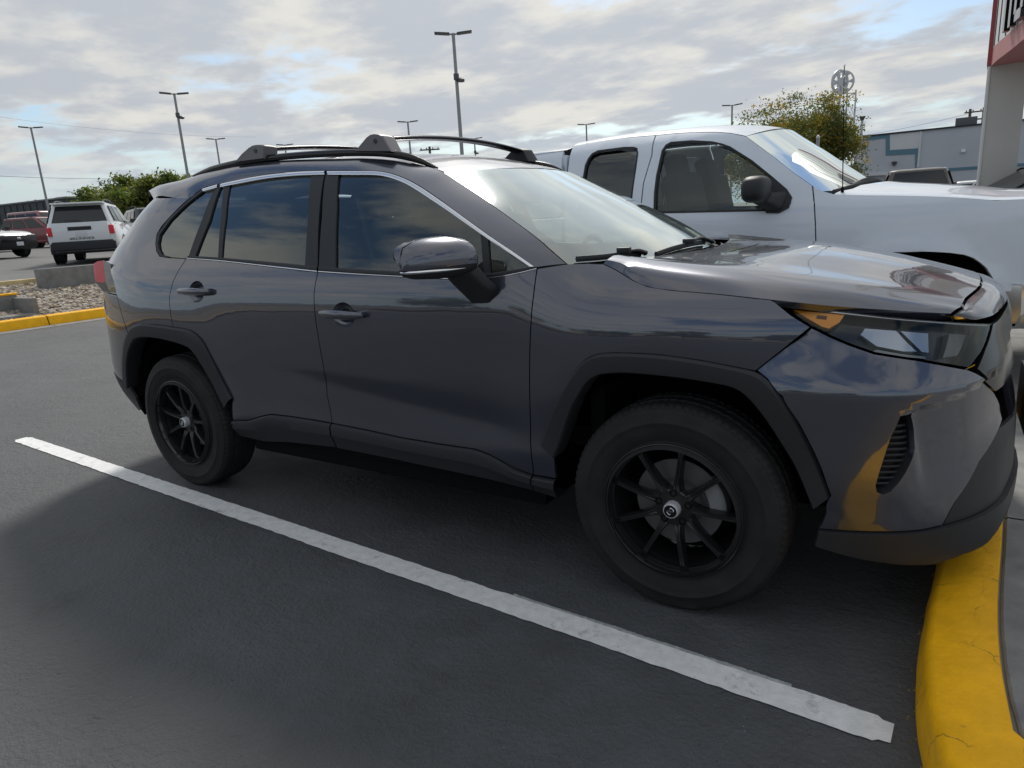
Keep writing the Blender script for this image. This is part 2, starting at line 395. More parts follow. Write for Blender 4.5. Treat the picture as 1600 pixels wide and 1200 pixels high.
def W_suv(x, z):
    x = np.asarray(x, float); z = np.asarray(z, float)
    w = prof(z)
    # front taper, fender top turning in under the bonnet edge
    w = w-0.036*np.clip((x+0.35)/0.85, 0, 2)**2
    w = w-0.9*np.clip(z-0.93, 0, 1)**2*sstep(-0.62, -0.20, x)*2.2
    # swollen haunches around the wheel arches
    for cx, a in ((0.0, .016), (-2.69, .014)):
        r = np.hypot((x-cx)/1.05, z-.36); w = w+a*np.exp(-((r-.52)/.16)**2)*sstep(.45, .6, z+.1)
    # diagonal hollow low on the doors
    w = w-0.006*np.exp(-((z-(.60-.10*(x+1.0)))/.05)**2)*sstep(-2.2, -1.7, x)*(1-sstep(-.75, -.5, x))
    # rear taper
    xs = rxs(z); ys = rys(z); x0 = -2.72; L = x0-xs; wm = prof(z)
    p = np.clip(.52*L/np.maximum(wm-ys, .02), 1.6, 7)
    t = np.clip((x0-x)/np.maximum(L, .1), 0, 1.25)
    return w-(wm-ys)*t**p
SIDE = Side(W_suv)
H = SIDE.hit; H3 = SIDE.hit3

# --- traced panel edges (photograph pixels)
e_belt_f = [(497, 425), (560, 429), (625, 432.5), (700, 436), (766, 434.5), (810, 427), (839.5, 419.5)]
e_cut_f = [(839.5, 419.5), (834, 460), (830, 500), (827.6, 560), (827.5, 610), (829, 690), (833, 730), (833, 742)]
e_cut_b = [(497, 425), (493, 442), (490.6, 461), (495.4, 515), (505, 569), (511, 616), (519, 661)]
e_clad_f = [(519, 661), (575, 672), (630, 684), (690, 694), (744, 702), (765, 710), (782, 719), (804, 732), (833, 742)]
e_clad_r = [(364, 656), (389, 656.5), (406, 651), (423, 647), (451, 650), (485, 655), (519, 661)]
e_cut_r = [(291.5, 404), (280, 421), (270, 441), (264.6, 465), (267.5, 497), (271, 511)]
e_arch_r = [(271, 511), (285, 513), (298.6, 516.5), (308, 523), (315.6, 531), (326, 550), (338, 573), (350, 597), (363, 622)]
e_belt_r = [(497, 425), (440, 419), (390, 413), (340, 407.5), (291.5, 404)]

def hole_xy(cx, cz, rx, rzz, n=20, sq=2.0):
    th = np.linspace(0, 2*np.pi, n, endpoint=False)
    return np.stack([cx+rx*np.sign(np.cos(th))*np.abs(np.cos(th))**(2/sq), cz+rzz*np.sign(np.sin(th))*np.abs(np.sin(th))**(2/sq)], -1)
def both(o): return o, mirrored(o)

# --- front door
hf = H([(537, 492)])[0]; hr = H([(307, 456)])[0]
hole_f = hole_xy(hf[0], hf[1], .062, .052); hole_r = hole_xy(hr[0], hr[1], .062, .052)
poly = np.vstack([H(e_belt_f), H(e_cut_f)[1:], H(e_clad_f)[::-1][1:], H(e_cut_b)[::-1][1:-1]])
door_f = panel('front_door', SIDE, poly, PAINT, SUV, holes=[hole_f])
poly = np.vstack([H(e_belt_r)[::-1], H(e_cut_b)[1:], H(e_clad_r)[::-1][1:], H(e_arch_r)[::-1], H(e_cut_r)[::-1][1:-1]])
door_r = panel('rear_door', SIDE, poly, PAINT, SUV, holes=[hole_r])
def handle(door, hole, c):
    rings = []
    for s, d in ((1.0, 0.0), (.96, .006), (.85, .017), (.6, .025), (.25, .028), (.02, .028)):
        q = (hole-c)*s+c; X = SIDE(q[:, 0], q[:, 1]); X[:, 1] += d; rings.append(X)
    bowl = loft('handle_recess', rings, PAINT, door, 60, True)
    # grab bar, slightly tapered, standing proud of the skin
    n = 16; rings = []
    for i in range(n):
        t = i/(n-1); x = c[0]-.128+.256*t; zc = c[1]+.008-.006*t
        k = math.sin(math.pi*min(max(t, .0), 1.0))**.35 if 0 < t < 1 else .05
        hz = .0185*k*(1.0 if t < .85 else 1.08); hy = .013*k
        yb = -float(W_suv(x, zc))-.021-.012*math.sin(math.pi*t)
        th = np.linspace(0, 2*np.pi, 14, endpoint=False)
        rings.append(np.stack([np.full(14, x), yb+hy*np.cos(th), zc+hz*np.sign(np.sin(th))*np.abs(np.sin(th))**.8], -1))
    bar = loft('handle', rings, PAINT, door, 60, True, True)
    for sx in (-.105, .105):   # feet of the bar
        x = c[0]+sx; y0 = -float(W_suv(x, c[1])); bbox('handle_mount', (x, y0-.008, c[1]+.004), (.04, .03, .026), PAINT, door, .006)
    return bowl, bar
def mirror_tree(o, parent):
    n = mirrored(o); n.parent = parent
    for ch in [c for c in o.children]: mirror_tree(ch, n)
    return n
handle(door_f, hole_f, hf); handle(door_r, hole_r, hr)

# --- front fender
e_hood = [(943, 412), (964, 422), (988, 437), (1012, 447.5), (1048, 453), (1120, 459), (1204, 468)]
e_farch = [(848.5, 688), (865, 640), (880, 610), (895, 586), (904, 573), (913, 563.5), (923, 557.5), (934, 553.6), (948, 552), (964, 551.5), (1000, 552.5), (1030, 554.5), (1090, 562.6), (1150, 574), (1180, 580)]
fl = np.vstack([H([(839.5, 419.5), (884, 412.5), (920, 411)]), H(e_hood), H([(1211, 471.5), (1236, 492), (1267, 511)]), H([(1225, 545), (1182, 579)]),
                H(e_farch)[::-1], H([(846, 691), (850, 697), (866, 713), (868, 735), (869, 748)]), H([(833, 742)]), H(e_cut_f)[1:-1][::-1]])
fender = panel('front_fender', SIDE, fl, PAINT, SUV)

# --- rear quarter panel
e_dlo_r = [(291.5, 404), (262, 402.5), (249.5, 400.5), (244.5, 392), (243, 380), (245, 366), (252, 354), (262, 342.5), (285, 319), (297, 309)]
zt = np.array([1.545, 1.50, 1.45, 1.40, 1.35, 1.30, 1.25, 1.21])
tailx = lambda z, k=.07: rxs(z)-k
up = np.stack([tailx(zt), zt], -1)
q = np.vstack([H(e_dlo_r), up, H([(163, 408), (172, 412.5), (178, 440), (183, 462.5), (200, 520)]),
               H([(203, 517), (208, 511), (222, 506), (245, 507.5), (271, 511)]), H(e_cut_r)[::-1][1:]])
quarter = panel('rear_quarter_panel', SIDE, q, PAINT, SUV)
zb = np.array([1.03, .95, .85, .75, .65, .60])
bl = np.stack([tailx(zb, .05), zb], -1)
low_b = H([(178, 578), (183, 590), (197, 602)])
q = np.vstack([H([(183, 462.5)]), H([(158, 450)]), bl, np.array([[tailx(.56, .05), .56]]), H([(197, 598), (194, 567), (197, 533), (200, 521)])])
rbump = panel('rear_bumper', SIDE, q, PAINT, SUV)
zb = np.array([.555, .50, .44, .38, .33]); bl = np.stack([tailx(zb, .04), zb], -1)
q = np.vstack([H([(197, 599)]), bl, H([(222, 640), (214, 620), (203, 603)])])
rbl = panel('rear_bumper_lower', SIDE, q, TRIM, SUV, off=.006)

# --- wheel arch cladding
def cladding(name, outer, inner, parent=SUV, depth=.07, up=.016):
    n = 70
    O = spline(SIDE(*outer.T), n); I = spline(SIDE(*inner.T), n)
    d = np.array([0, -1., 0]); mid = lambda t: O+(I-O)*t
    y = lambda P, h: np.stack([P[:, 0], np.minimum(P[:, 1], -.86)+0*P[:, 1]-h, P[:, 2]], -1)
    rows = [O+d*(-.004), O+d*.006, mid(.06)+d*up*.75, mid(.13)+d*up, mid(.5)+d*(up+.003), mid(.93)+d*(up+.002), mid(.99)+d*(up-.004), I+d*.004, I-d*depth]
    return loft(name, rows, TRIM, parent, 28)
fo = H([(846, 692), (849, 684), (865, 640), (880, 610), (895, 586), (913, 563.5), (934, 553.6), (964, 551.5), (1000, 552.5), (1030, 554.5), (1090, 562.6), (1150, 574),
        (1180, 581), (1198, 592), (1222, 619), (1246, 658), (1270, 703), (1284, 735), (1298, 774)])
fi = H([(868, 714), (877, 693), (895, 640), (907, 617), (919, 598), (930, 589), (942, 584.5), (976, 582), (1030, 586), (1090, 593.5), (1144, 604), (1160, 612), (1174, 625),
        (1198, 655), (1222, 692), (1241, 723), (1256, 756), (1270.6, 793)])
ro = H([(195, 601), (194, 567), (197, 533), (202, 520), (208, 511), (222, 506), (245, 507.5), (271, 511), (298.6, 516.5), (308, 523), (315.6, 531), (338, 573), (350, 597), (363, 622)])
ri = H([(203, 606), (202, 567), (207, 542), (215, 529), (233.5, 526.4), (273, 533.5), (298.6, 543.4), (307, 552), (315.6, 564.6), (335.5, 598.6), (354, 637)])
for a, b in ((fo, fi), (ro, ri)): both(cladding('wheel_arch_cladding', a, b))

# --- rocker cladding: doors' lower mouldings and the sill
def rocker(name, top, bot, n=40):
    T = resample(SIDE(*H(top).T), n); B = resample(SIDE(*H(bot).T), n); d = np.array([0, -1., 0])
    m = lambda t: T+(B-T)*t
    rows = [T-d*.01, T+d*.004, m(.05)+d*.013, m(.12)+d*.016, m(.45)+d*.016, m(.60)+d*.006, m(1.0)-d*.012, m(1.05)-d*.10]
    return loft(name, rows, TRIM, SUV, 26)
rk = [rocker('door_moulding', [(520, 662), (575, 673), (630, 685), (690, 695), (744, 703), (765, 711), (782, 720), (804, 733), (832, 743)],
       [(524, 701), (600, 716), (680, 733), (760, 750), (831, 768)]),
      rocker('door_moulding', [(364.5, 657), (389, 657.5), (406, 652), (423, 648), (451, 651), (485, 656), (518, 662)], [(372, 682), (412, 691), (450, 692), (522, 700)]),
      rocker('sill_moulding', [(834, 744), (850, 747), (868, 750)], [(833, 769), (850, 774), (868, 780)], 10)]
for o in rk: both(o)

# --- front end: plan contours at constant height, u runs from the wheel arch round to the centre
class Net:
    def __init__(s, rows, sgn=1):
        rows = [list(r) for r in rows]
        for r in rows:      # the corner stays flat along the side and turns late
            if r[1] != 'mix':
                k = float(np.interp(r[0], [.19, .36, .80, .96, 1.04], [.5, 1, 1, .35, 0])); q_ = np.array(r[1]); q_[1:5] += k*np.array([(0, -.007), (.004, -.026), (.012, -.026), (.010, -.012)]); r[1] = [tuple(v) for v in q_]
        lo_r = [r for r in rows if r[1] != 'mix' and r[0] < .4][-1]; hi_r = [r for r in rows if r[1] != 'mix' and r[0] > .7][0]
        for r in rows:
            if r[1] == 'mix':
                t = (r[0]-lo_r[0])/(hi_r[0]-lo_r[0]); A = np.array(lo_r[1]); B = np.array(hi_r[1]); A = A.copy(); A[0] = (.33, -.903); r[1] = [tuple(p) for p in A+(B-A)*t+np.array([.006, -.004])*math.sin(math.pi*t)]
        s.z = np.array([r[0] for r in rows]); n = 61
        s.C = np.stack([spline([(*p, r[0]) for p in r[1]], n) for r in rows]); s.n = n
        s.sx = [Pchip(s.z, s.C[:, j, 0]) for j in range(n)]; s.sy = [Pchip(s.z, s.C[:, j, 1]) for j in range(n)]
    def __call__(s, u, z):
        u = np.atleast_1d(np.asarray(u, float)); z = np.atleast_1d(np.asarray(z, float))
        f = np.clip(u, 0, 1.0)*(s.n-1); j = np.clip(f.astype(int), 0, s.n-2); t = f-j
        X = np.zeros((len(u), 3)); X[:, 2] = z
        for k in np.unique(j):
            mk = j == k; tt = t[mk]
            X[mk, 0] = s.sx[k](z[mk])*(1-tt)+s.sx[k+1](z[mk])*tt; X[mk, 1] = s.sy[k](z[mk])*(1-tt)+s.sy[k+1](z[mk])*tt
        if s.facet is not None:
            A, B, dep = s.facet; nz = B[1]+(A[1]-B[1])*(u-B[0])/(A[0]-B[0])-z
            dd = dep*sstep(0, .022, nz)*sstep(B[0]-.025, B[0]+.02, u)*(1-sstep(.16, .30, nz))
            X[:, 0] -= dd*.75; X[:, 1] += dd*.65
        return X
    facet = None
    def inside(s, X): q = X.copy(); q[:, 0] = -.3; q[:, 1] *= .3; return q
    def hit(s, pts):
        U, Z = np.meshgrid(np.linspace(0, 1, 121), np.linspace(s.z[0], s.z[-1], 90)); U = U.ravel(); Z = Z.ravel()
        if not hasattr(s, 'tab'): s.tab = project(s(U, Z))
        out = []
        for p in pts:
            p = np.array(p, float); k = np.argmin(np.sum((s.tab-p)**2, 1)); q = np.array([U[k], Z[k]])
            for _ in range(12):
                h = 1e-4; c = project(s(q[:1], q[1:]))[0]
                J = np.stack([(project(s(q[:1]+h, q[1:]))[0]-project(s(q[:1]-h, q[1:]))[0])/(2*h), (project(s(q[:1], q[1:]+h))[0]-project(s(q[:1], q[1:]-h))[0])/(2*h)], -1)
                try: dq = np.linalg.solve(J+1e-9*np.eye(2), p-c)
                except Exception: break
                q = np.clip(q+np.clip(dq, -.05, .05), [0.002, s.z[0]], [.999, s.z[-1]])
            out.append(q)
        return np.array(out)
FR = Net([(.19, [(.38, -.84), (.50, -.805), (.63, -.72), (.75, -.60), (.83, -.46), (.885, -.30), (.91, -.14), (.915, 0)]),
          (.27, [(.39, -.875), (.51, -.84), (.65, -.755), (.775, -.63), (.865, -.48), (.915, -.32), (.945, -.15), (.95, 0)]),
          (.36, [(.39, -.895), (.51, -.858), (.65, -.775), (.775, -.648), (.868, -.495), (.92, -.34), (.95, -.15), (.955, 0)]),
          (.47, 'mix'), (.58, 'mix'), (.69, 'mix'),
          (.783, [(.17, -.915), (.42, -.893), (.622, -.816), (.759, -.691), (.850, -.53), (.90, -.35), (.922, -.15), (.926, 0)]),
          (.797, [(.18, -.913), (.42, -.890), (.62, -.812), (.757, -.687), (.848, -.526), (.897, -.35), (.918, -.15), (.922, 0)]),
          (.88, [(.24, -.888), (.45, -.850), (.63, -.768), (.753, -.655), (.83, -.51), (.875, -.34), (.90, -.15), (.905, 0)]),
          (.96, [(.28, -.855), (.46, -.812), (.62, -.738), (.735, -.635), (.81, -.50), (.85, -.33), (.875, -.15), (.88, 0)]),
          (1.04, [(.28, -.80), (.45, -.765), (.60, -.695), (.70, -.60), (.765, -.48), (.805, -.32), (.825, -.15), (.83, 0)])])
N_ = FR.hit
SCN = (1.35, 1.0)
_f = N_([(1540, 592), (1424, 641)]); FR.facet = (_f[0], _f[1], .022); del FR.tab
px_hl = [(1211, 472), (1275, 479.5), (1330, 486), (1380, 492), (1462, 499), (1549, 504.5), (1545, 520), (1536, 545), (1513, 576), (1480, 570), (1435, 562), (1366, 551.5), (1325, 537), (1297, 525), (1268, 511)]
hl = N_(px_hl)
px_vent = [(1407, 650), (1425, 645.5), (1428, 672), (1429.5, 701), (1424, 720), (1416, 737), (1404, 755), (1392, 768), (1380, 773), (1370, 769), (1368, 758), (1374, 737), (1382, 712), (1392, 682)]
vent = N_(px_vent)
# body-coloured bumper
cor = N_([(1524, 582), (1538, 590), (1552, 612), (1562, 632), (1566, 655), (1560, 672), (1530, 722), (1500, 774), (1472, 821)])
left = N_([(1268, 511), (1225, 545), (1182, 579), (1198, 592), (1222, 619), (1246, 658), (1270, 703), (1284, 735), (1298, 774), (1290, 800), (1277, 826)])
bp = np.vstack([N_([(1268, 512), (1297, 526), (1325, 538), (1366, 552.5), (1435, 563), (1480, 571.5), (1513, 577.5)]), cor,
                N_([(1440, 828), (1380, 831), (1330, 830)]), left[::-1][:-1]])
fbump = panel('front_bumper', FR, bp, PAINT, SUV, holes=[vent], scale=SCN, step=.018)
both(fbump)
# black chin
lip_t = N_([(1277, 827), (1330, 831), (1380, 832), (1440, 829), (1472, 822), (1530, 803), (1568, 772)])
lip_b = N_([(1272, 851), (1310, 863), (1350, 872), (1410, 879.5), (1455, 878), (1500, 863), (1545, 836), (1566, 808)])
ch = np.vstack([lip_t, [[.999, .40], [.999, .24]], lip_b[::-1]])
both(panel('front_bumper_lip', FR, ch, TRIM, SUV, scale=SCN, step=.02, off=.010, lip=.02))
lg = np.vstack([N_([(1473, 822), (1500, 775), (1530, 723), (1562, 668)]), [[.85, .60], [.999, .60], [.999, .41]], lip_t[::-1][:3] ])
both(panel('lower_grille', FR, lg, TRIM, SUV, scale=SCN, step=.02, off=-.004))
both(panel('bumper_beam', FR, [(.80, .585), (.999, .585), (.999, .755), (.80, .755)], PAINT, SUV, scale=SCN, step=.03, off=-.008))
# vent pocket
rings = []
vd = densify(vent*np.array(SCN), .012)/np.array(SCN)
cv = vd.mean(0)
for s, d in ((1.0, 0.0), (.97, .02), (.93, .05), (.5, .055), (.02, .055)):
    w_ = cv+(vd-cv)*s; X = FR(w_[:, 0], w_[:, 1]); X[:, 1] += d*.75; X[:, 0] -= d*.65; rings.append(X)
vp = loft('fog_vent', rings, TRIM, SUV, 40, True); 
vparts = [vp]
for i in range(11):
    t = (i+.7)/11.6; a = np.array([vent[0], vent[8]])
    z_ = .705-.20*t
    us = vd[np.abs(vd[:, 1]-z_) < .02][:, 0]
    if len(us) < 2: continue
    uu = np.linspace(us.min()+.006, us.max()-.006, 8); X = FR(uu, np.full(8, z_)); X[:, 1] += .022; X[:, 0] -= .018
    vparts.append(tube('vent_rib', X, .0045, TRIM, vp, 6))
mirror_tree(vp, SUV)
# grille and its frame
gp = np.vstack([N_([(1549, 506), (1546, 520), (1537, 546), (1524, 577), (1538, 589), (1553, 612)]), [[.86, .745], [.999, .73], [.999, .955], [.87, .955]]])
both(panel('grille', FR, gp, TRIMG, SUV, scale=SCN, step=.02, off=.004))
for z_ in (.78, .825, .87, .915):
    u_ = np.linspace(.80, 1.0, 14); X = FR(u_, np.full(14, z_)); X[:, 0] -= .006; both(tube('grille_bar', X, .006, TRIM, SUV, 6))
# painted nose panel between bonnet and grille
# headlight
lens = panel('headlight', FR, hl, LENS, SUV, scale=SCN, step=.02, gap=.003, lip=0)
DKL = mat('headlight_housing', (0.018, 0.02, 0.021), 0.18)
AMB = mat('amber_lens', (1.0, 0.40, 0.03), 0.35)
LMP = mat('silvered_reflector', (0.40, 0.45, 0.52), 0.22, 0.8)
LMP2 = mat('smoked_reflector', (0.22, 0.235, 0.235), 0.3, 0.7)
panel('headlight_housing', FR, hl, DKL, lens, scale=SCN, step=.02, gap=.003, off=-.045, lip=-.043)
panel('chrome_edge', FR, np.vstack([N_([(1232, 475.5), (1380, 493), (1462, 500.5), (1547, 506)]), N_([(1546, 509), (1462, 503), (1380, 495.5), (1232, 477.5)])]), SATIN, lens, scale=SCN, step=.02, gap=0, off=-.006, lip=.006)
panel('turn_signal', FR, N_([(1240, 481), (1321, 489.5), (1313, 501), (1296, 511), (1285, 508)]), AMB, lens, scale=SCN, step=.015, gap=0, off=-.012, lip=.02)
panel('signal_bulb', FR, N_([(1277, 490), (1293, 491.5), (1292, 497), (1276, 495)]), mat('dark_amber', (.12, .03, .004), .4), lens, scale=SCN, step=.01, gap=0, off=-.010, lip=.004)  # small dark rectangle set in the amber lens
panel('projector_reflector', FR, N_([(1348, 519.5), (1355, 509), (1406, 513), (1424, 532), (1440, 546), (1418, 546), (1374, 538)]), LMP, lens, scale=SCN, step=.012, gap=0, off=-.022, lip=.02)
panel('projector_reflector', FR, N_([(1413, 514), (1458, 518), (1459, 548), (1448, 547), (1432, 532)]), LMP, lens, scale=SCN, step=.012, gap=0, off=-.020, lip=.02)
panel('projector_step', FR, N_([(1371, 545), (1420, 553), (1450, 556), (1450, 559), (1415, 556), (1366, 548)]), LMP2, lens, scale=SCN, step=.01, gap=0, off=-.010, lip=.03)
panel('high_beam_reflector', FR, N_([(1494, 518), (1521, 520), (1508, 553), (1483, 556)]), LMP2, lens, scale=SCN, step=.012, gap=0, off=-.022, lip=.02)
mirror_tree(lens, SUV)
mirror_tree(door_f, SUV); mirror_tree(door_r, SUV)
for o in (fender, quarter, rbump, rbl): both(o)

# --- bonnet
def skin(curves, nu, nv):
    R = np.stack([resample(c, nu) for c in curves]); return np.stack([spline(R[:, j], nv) for j in range(nu)], 1)
hc0 = np.vstack([H3(e_hood), P3([(1300, 478, -.797), (1400, 485, -.728), (1450, 488, -.672), (1485, 490, -.618)])])
c0 = spline(hc0, 40)
c1 = spline(P3([(948, 407, -.785), (1000, 415.5, -.798), (1060, 423, -.800), (1160, 433, -.785), (1260, 445, -.752), (1360, 459, -.698), (1440, 471, -.628), (1500, 481, -.560)]), 40)
def row(y, dz, dxr, dxf):
    c = c1.copy(); t = np.linspace(0, 1, 40); c[:, 1] = y*(1-.0*t); c[:, 2] += dz*np.interp(t, [0, .15, .4, 1], [-.35, .2, 1.0, .75]); c[:, 0] += dxr*(1-t)+dxf*t; return c
c1b = c1.copy(); c1b[:, 1] += .06; c1b[:, 2] += .012; c1b[:, 0] += .008*np.linspace(0, 1, 40)
c2 = row(-.50, .020, .05, .012); c2[:, 1] = np.linspace(-.56, -.46, 40)
c3 = row(-.25, .034, .11, .050); c4 = row(0, .040, .13, .062)
mi = lambda c: np.stack([c[:, 0], -c[:, 1], c[:, 2]], -1)
c0i = c0+np.array([0, .012, -.018])
half = [c0, c0+(c1-c0)*.5+np.array([0, -.008, .004]), c0+(c1-c0)*.88+np.array([0, -.006, .004]), c1+(c1b-c1)*.12, c1b, c2, c3, c4]
full = half+[mi(c) for c in half[::-1][1:]]
G = skin(full, 40, 61)
def grid_obj(name, G, material, parent, angle=60):
    return loft(name, list(G), material, parent, angle)
hood = grid_obj('bonnet', np.vstack([(G[0]+np.array([0, .010, -.02]))[None], G, (G[-1]+np.array([0, -.010, -.02]))[None]]), PAINT, SUV, 40)

# painted nose between bonnet edge and lamps
he_ = G[:31, -1]; un = np.interp(np.linspace(0, 1, 31)**1.0, [0, 1], [float(N_([(1489, 493)])[0][0]), .999])
pe = project(he_); lo_ = FR(un, np.interp(np.linspace(0, 1, 31), [0, .12, .3, 1], [float(N_([(1489, 493)])[0][1]), .957, .955, .96]))
hi_ = he_+np.array([.007, 0, -.006]); mid_ = (hi_+lo_)/2+np.stack([np.full(31, .012), np.full(31, -.004), np.full(31, .008)], -1)
npn = [hi_+np.array([-.004, 0, -.02]), hi_]+[((1-t)**2)*hi_+2*t*(1-t)*(mid_+ (mid_-(hi_+lo_)/2))+t*t*lo_ for t in np.linspace(.1, 1, 8)]+[lo_+np.array([-.03, .01, -.004])]
both(loft('nose_panel', npn, PAINT, SUV, 50))
# --- roof side rails, pillars, windscreen, roof
e1 = H3([(836, 417.5), (800, 392), (762.5, 366), (735, 346), (707.5, 326), (682, 307.5), (658, 291.5), (640, 281.5), (625, 275), (609, 270), (592, 267.2), (550, 266.6), (509.5, 266.6), (465, 267.8), (415, 272.5),
         (370, 281), (345, 286.5), (328, 290), (318, 293), (308, 300), (297, 309), (270, 309.5), (240, 310)])
e1[-1] = SIDE(np.array([-3.085]), np.array([1.535]))[0]; e1[-2] = SIDE(np.array([-2.93]), np.array([1.545]))[0]
e2 = P3([(884, 412, -.818), (862, 393, -.800), (839.5, 373, -.778), (800, 343.5, -.740), (762.5, 316.5, -.704), (735, 298, -.676), (707.5, 280, -.648), (686, 266, -.626), (668, 261, -.612), (652, 257, -.602), (632, 252, -.592),
         (614, 249, -.580), (570, 246.5, -.582), (540, 247, -.582), (490, 248, -.582), (440, 250.5, -.582), (400, 254, -.58), (365, 259.5, -.575), (335, 267, -.565), (305, 276, -.555), (282, 284, -.54), (256, 293.5, -.515), (233, 304, -.49)])
n = 90
E1 = spline(e1, n); E2 = spline(e2, n)
d = E2-E1; out = np.stack([0*d[:, 0], -np.abs(d[:, 2])*.6-.3*np.abs(d[:, 1])*0, np.abs(d[:, 1])*.9], -1); out /= np.linalg.norm(out, axis=1)[:, None]+1e-9
out = out*np.linalg.norm(d, axis=1)[:, None]
rows = [E1+np.array([0, .012, 0])]+[E1+d*t+out*(.012+.12*(1-sstep(-1.5, -1.0, E1[:, 0])))[:, None]*4*t*(1-t) for t in np.linspace(0, 1, 8)]+[E2+np.array([0, .02, -.012])]
both(loft('roof_side_rail', rows, PAINT, SUV, 40))
# cowl corner piece at the foot of the pillar
# windscreen
iw = 25   # samples of E2 along the pillar
k_top = int(np.argmin(np.abs(E2[:, 0]-e2[7][0])))
pil = resample(E2[:k_top+1], 30)+np.array([.004, .010, -.004])
def across(edge, ny, bow, lift):
    out = []
    for i, p in enumerate(edge):
        t = i/(len(edge)-1); y = np.linspace(-1, 1, ny); s = 1-y**2
        b = bow[0]+(bow[1]-bow[0])*t; l = lift[0]+(lift[1]-lift[0])*t
        out.append(np.stack([p[0]+b*s, p[1]*-y*-1 if False else -abs(p[1])*(-y)*-1, p[2]+l*s], -1))
    return np.stack(out)
def cross(edge, ny, bow, lift):
    o_ = []
    for i, p in enumerate(edge):
        t = i/(len(edge)-1); s = np.linspace(-1, 1, ny); k = 1-np.abs(s)**2.2
        b = bow[0]+(bow[1]-bow[0])*t; l = lift[0]+(lift[1]-lift[0])*t
        o_.append(np.stack([p[0]+b*k, abs(p[1])*s, p[2]+l*k], -1))
    return np.stack(o_)
WG = cross(pil, 31, (.20, .10), (-.010, .020))
ws = grid_obj('windshield', WG, GLASS_W, SUV)
# black border of the screen: edge band and header
bd = lambda G, a, b: grid_obj('windshield_border', G[:, a:b]+np.array([-.003, 0, -.004]), TRIMG, ws)
bd(WG, 0, 2); bd(WG, 29, 31)
grid_obj('windshield_border', WG[0:4]+np.array([-.003, 0, -.004]), TRIMG, ws); grid_obj('windshield_border', WG[27:30]+np.array([-.003, 0, -.004]), TRIMG, ws)
re_ = resample(E2[k_top:], 44)+np.array([0, .018, -.010])
RG = cross(re_, 31, (.10, -.10), (.030, .040))
RG[:, :, 2] += (.018*np.sin(np.linspace(0, np.pi, 44)))[:, None]*(1-np.linspace(-1, 1, 31)**2)[None]
grid_obj('roof', RG, PAINT, SUV)
both(tube('roof_ditch', re_[:40]+np.array([0, .004, .004]), .006, TRIM, SUV, 6))

# --- brightwork along the windows
ch_px = [(835, 417), (800, 392.5), (762.5, 367), (735, 347), (707.5, 327), (682, 309), (658, 293), (640, 283), (625, 276.5), (609, 271.5), (592, 268.6), (550, 268), (512, 268)]
ch_in = [(827, 417.5), (793, 394.5), (757, 370), (730, 351), (702, 331), (677, 314), (653, 298), (636, 288), (621, 281.5), (607, 277), (591, 274), (550, 273.3), (513, 273.3)]
def strip(name, a, b, material, parent, off=.006, n=60, dense=True):
    A = H3(a); B = H3(b); A = spline(A, n); B = spline(B, n); dd = np.array([0, -1., .35]); dd /= np.linalg.norm(dd)
    rows = [A-dd*.004, A+dd*off*.7, A+(B-A)*.25+dd*off, A+(B-A)*.75+dd*off, B+dd*off*.6, B-dd*.006]
    return loft(name, rows, material, parent, 40)
BR = mat('bright_window_trim', (0.80, 0.81, 0.84), 0.18, 0.9)
both(strip('window_trim', ch_px, ch_in, BR, SUV))
both(strip('window_trim', [(508, 267.6), (465, 269), (415, 273.8), (370, 282.3), (346, 287.6)], [(508, 273), (465, 274.3), (415, 279.3), (370, 287.5), (345, 292.6)], BR, SUV))
both(strip('window_trim', [(341, 288.5), (328, 292), (317, 295.5)], [(340, 293), (329, 296), (318, 299)], BR, SUV, n=12))
both(strip('belt_moulding', [(839, 418.5), (810, 425.5), (766, 432.5), (700, 434), (625, 430.5), (560, 427), (498, 422.5)], [(833, 416.5), (808, 421), (766, 427), (700, 428.5), (625, 424.5), (560, 421), (499, 416.5)], TRIM, SUV, .004))
both(strip('belt_moulding', [(496, 422.5), (440, 416.5), (390, 411), (340, 405.7), (293, 402.6)], [(496, 416.5), (440, 411), (390, 406.5), (340, 402.3), (295, 399.8)], TRIM, SUV, .004))
both(strip('belt_trim', [(839, 420.5), (810, 427.5), (766, 434.8), (700, 436.3), (625, 432.8), (560, 429.3), (498, 425.2)], [(839, 418.8), (810, 426), (766, 433), (700, 434.6), (625, 431), (560, 427.5), (498, 423.2)], BR, SUV, .003))
both(strip('belt_trim', [(496, 425), (440, 419), (390, 413.2), (340, 407.8), (293, 404.3)], [(496, 423), (440, 417), (390, 411.5), (340, 406.2), (293, 402.9)], BR, SUV, .003))
# window panes and black frame pieces; the glass sits a little inside the frame
PB = TRIM
def pp(name, pts, material, off=-.004, lip=.012, step=.05, gap=0.0, parent=SUV): return both(panel(name, SIDE, H(pts), material, parent, gap=gap, step=step, lip=lip, off=off))
pp('front_door_glass', [(526, 270), (592, 270), (612, 274), (630, 281), (655, 295), (700, 326), (753, 363), (757, 372), (760, 428), (700, 430), (625, 427), (560, 424), (523, 420)], GLASS_F, -.008, 0, gap=0)
pp('quarter_light', [(758, 366), (828, 416), (808, 422), (764, 428)], GLASS_F, -.008, 0)
pp('window_divider', [(750, 358), (762, 366), (766, 428), (756, 428.5)], PB, -.001)
pp('front_door_pillar', [(509.5, 271), (529, 271), (526, 330), (524.5, 421.5), (498, 420), (503, 340)], PB, 0.0)
pp('rear_door_pillar', [(507.5, 270), (496, 419.5), (476.5, 417.5), (481, 345), (487.5, 271.5)], PB, 0.0)
pp('rear_door_glass', [(489, 270), (420, 276), (355, 288), (350, 340), (343, 405.5), (390, 409.5), (479, 418)], GLASS_P, -.008, 0)
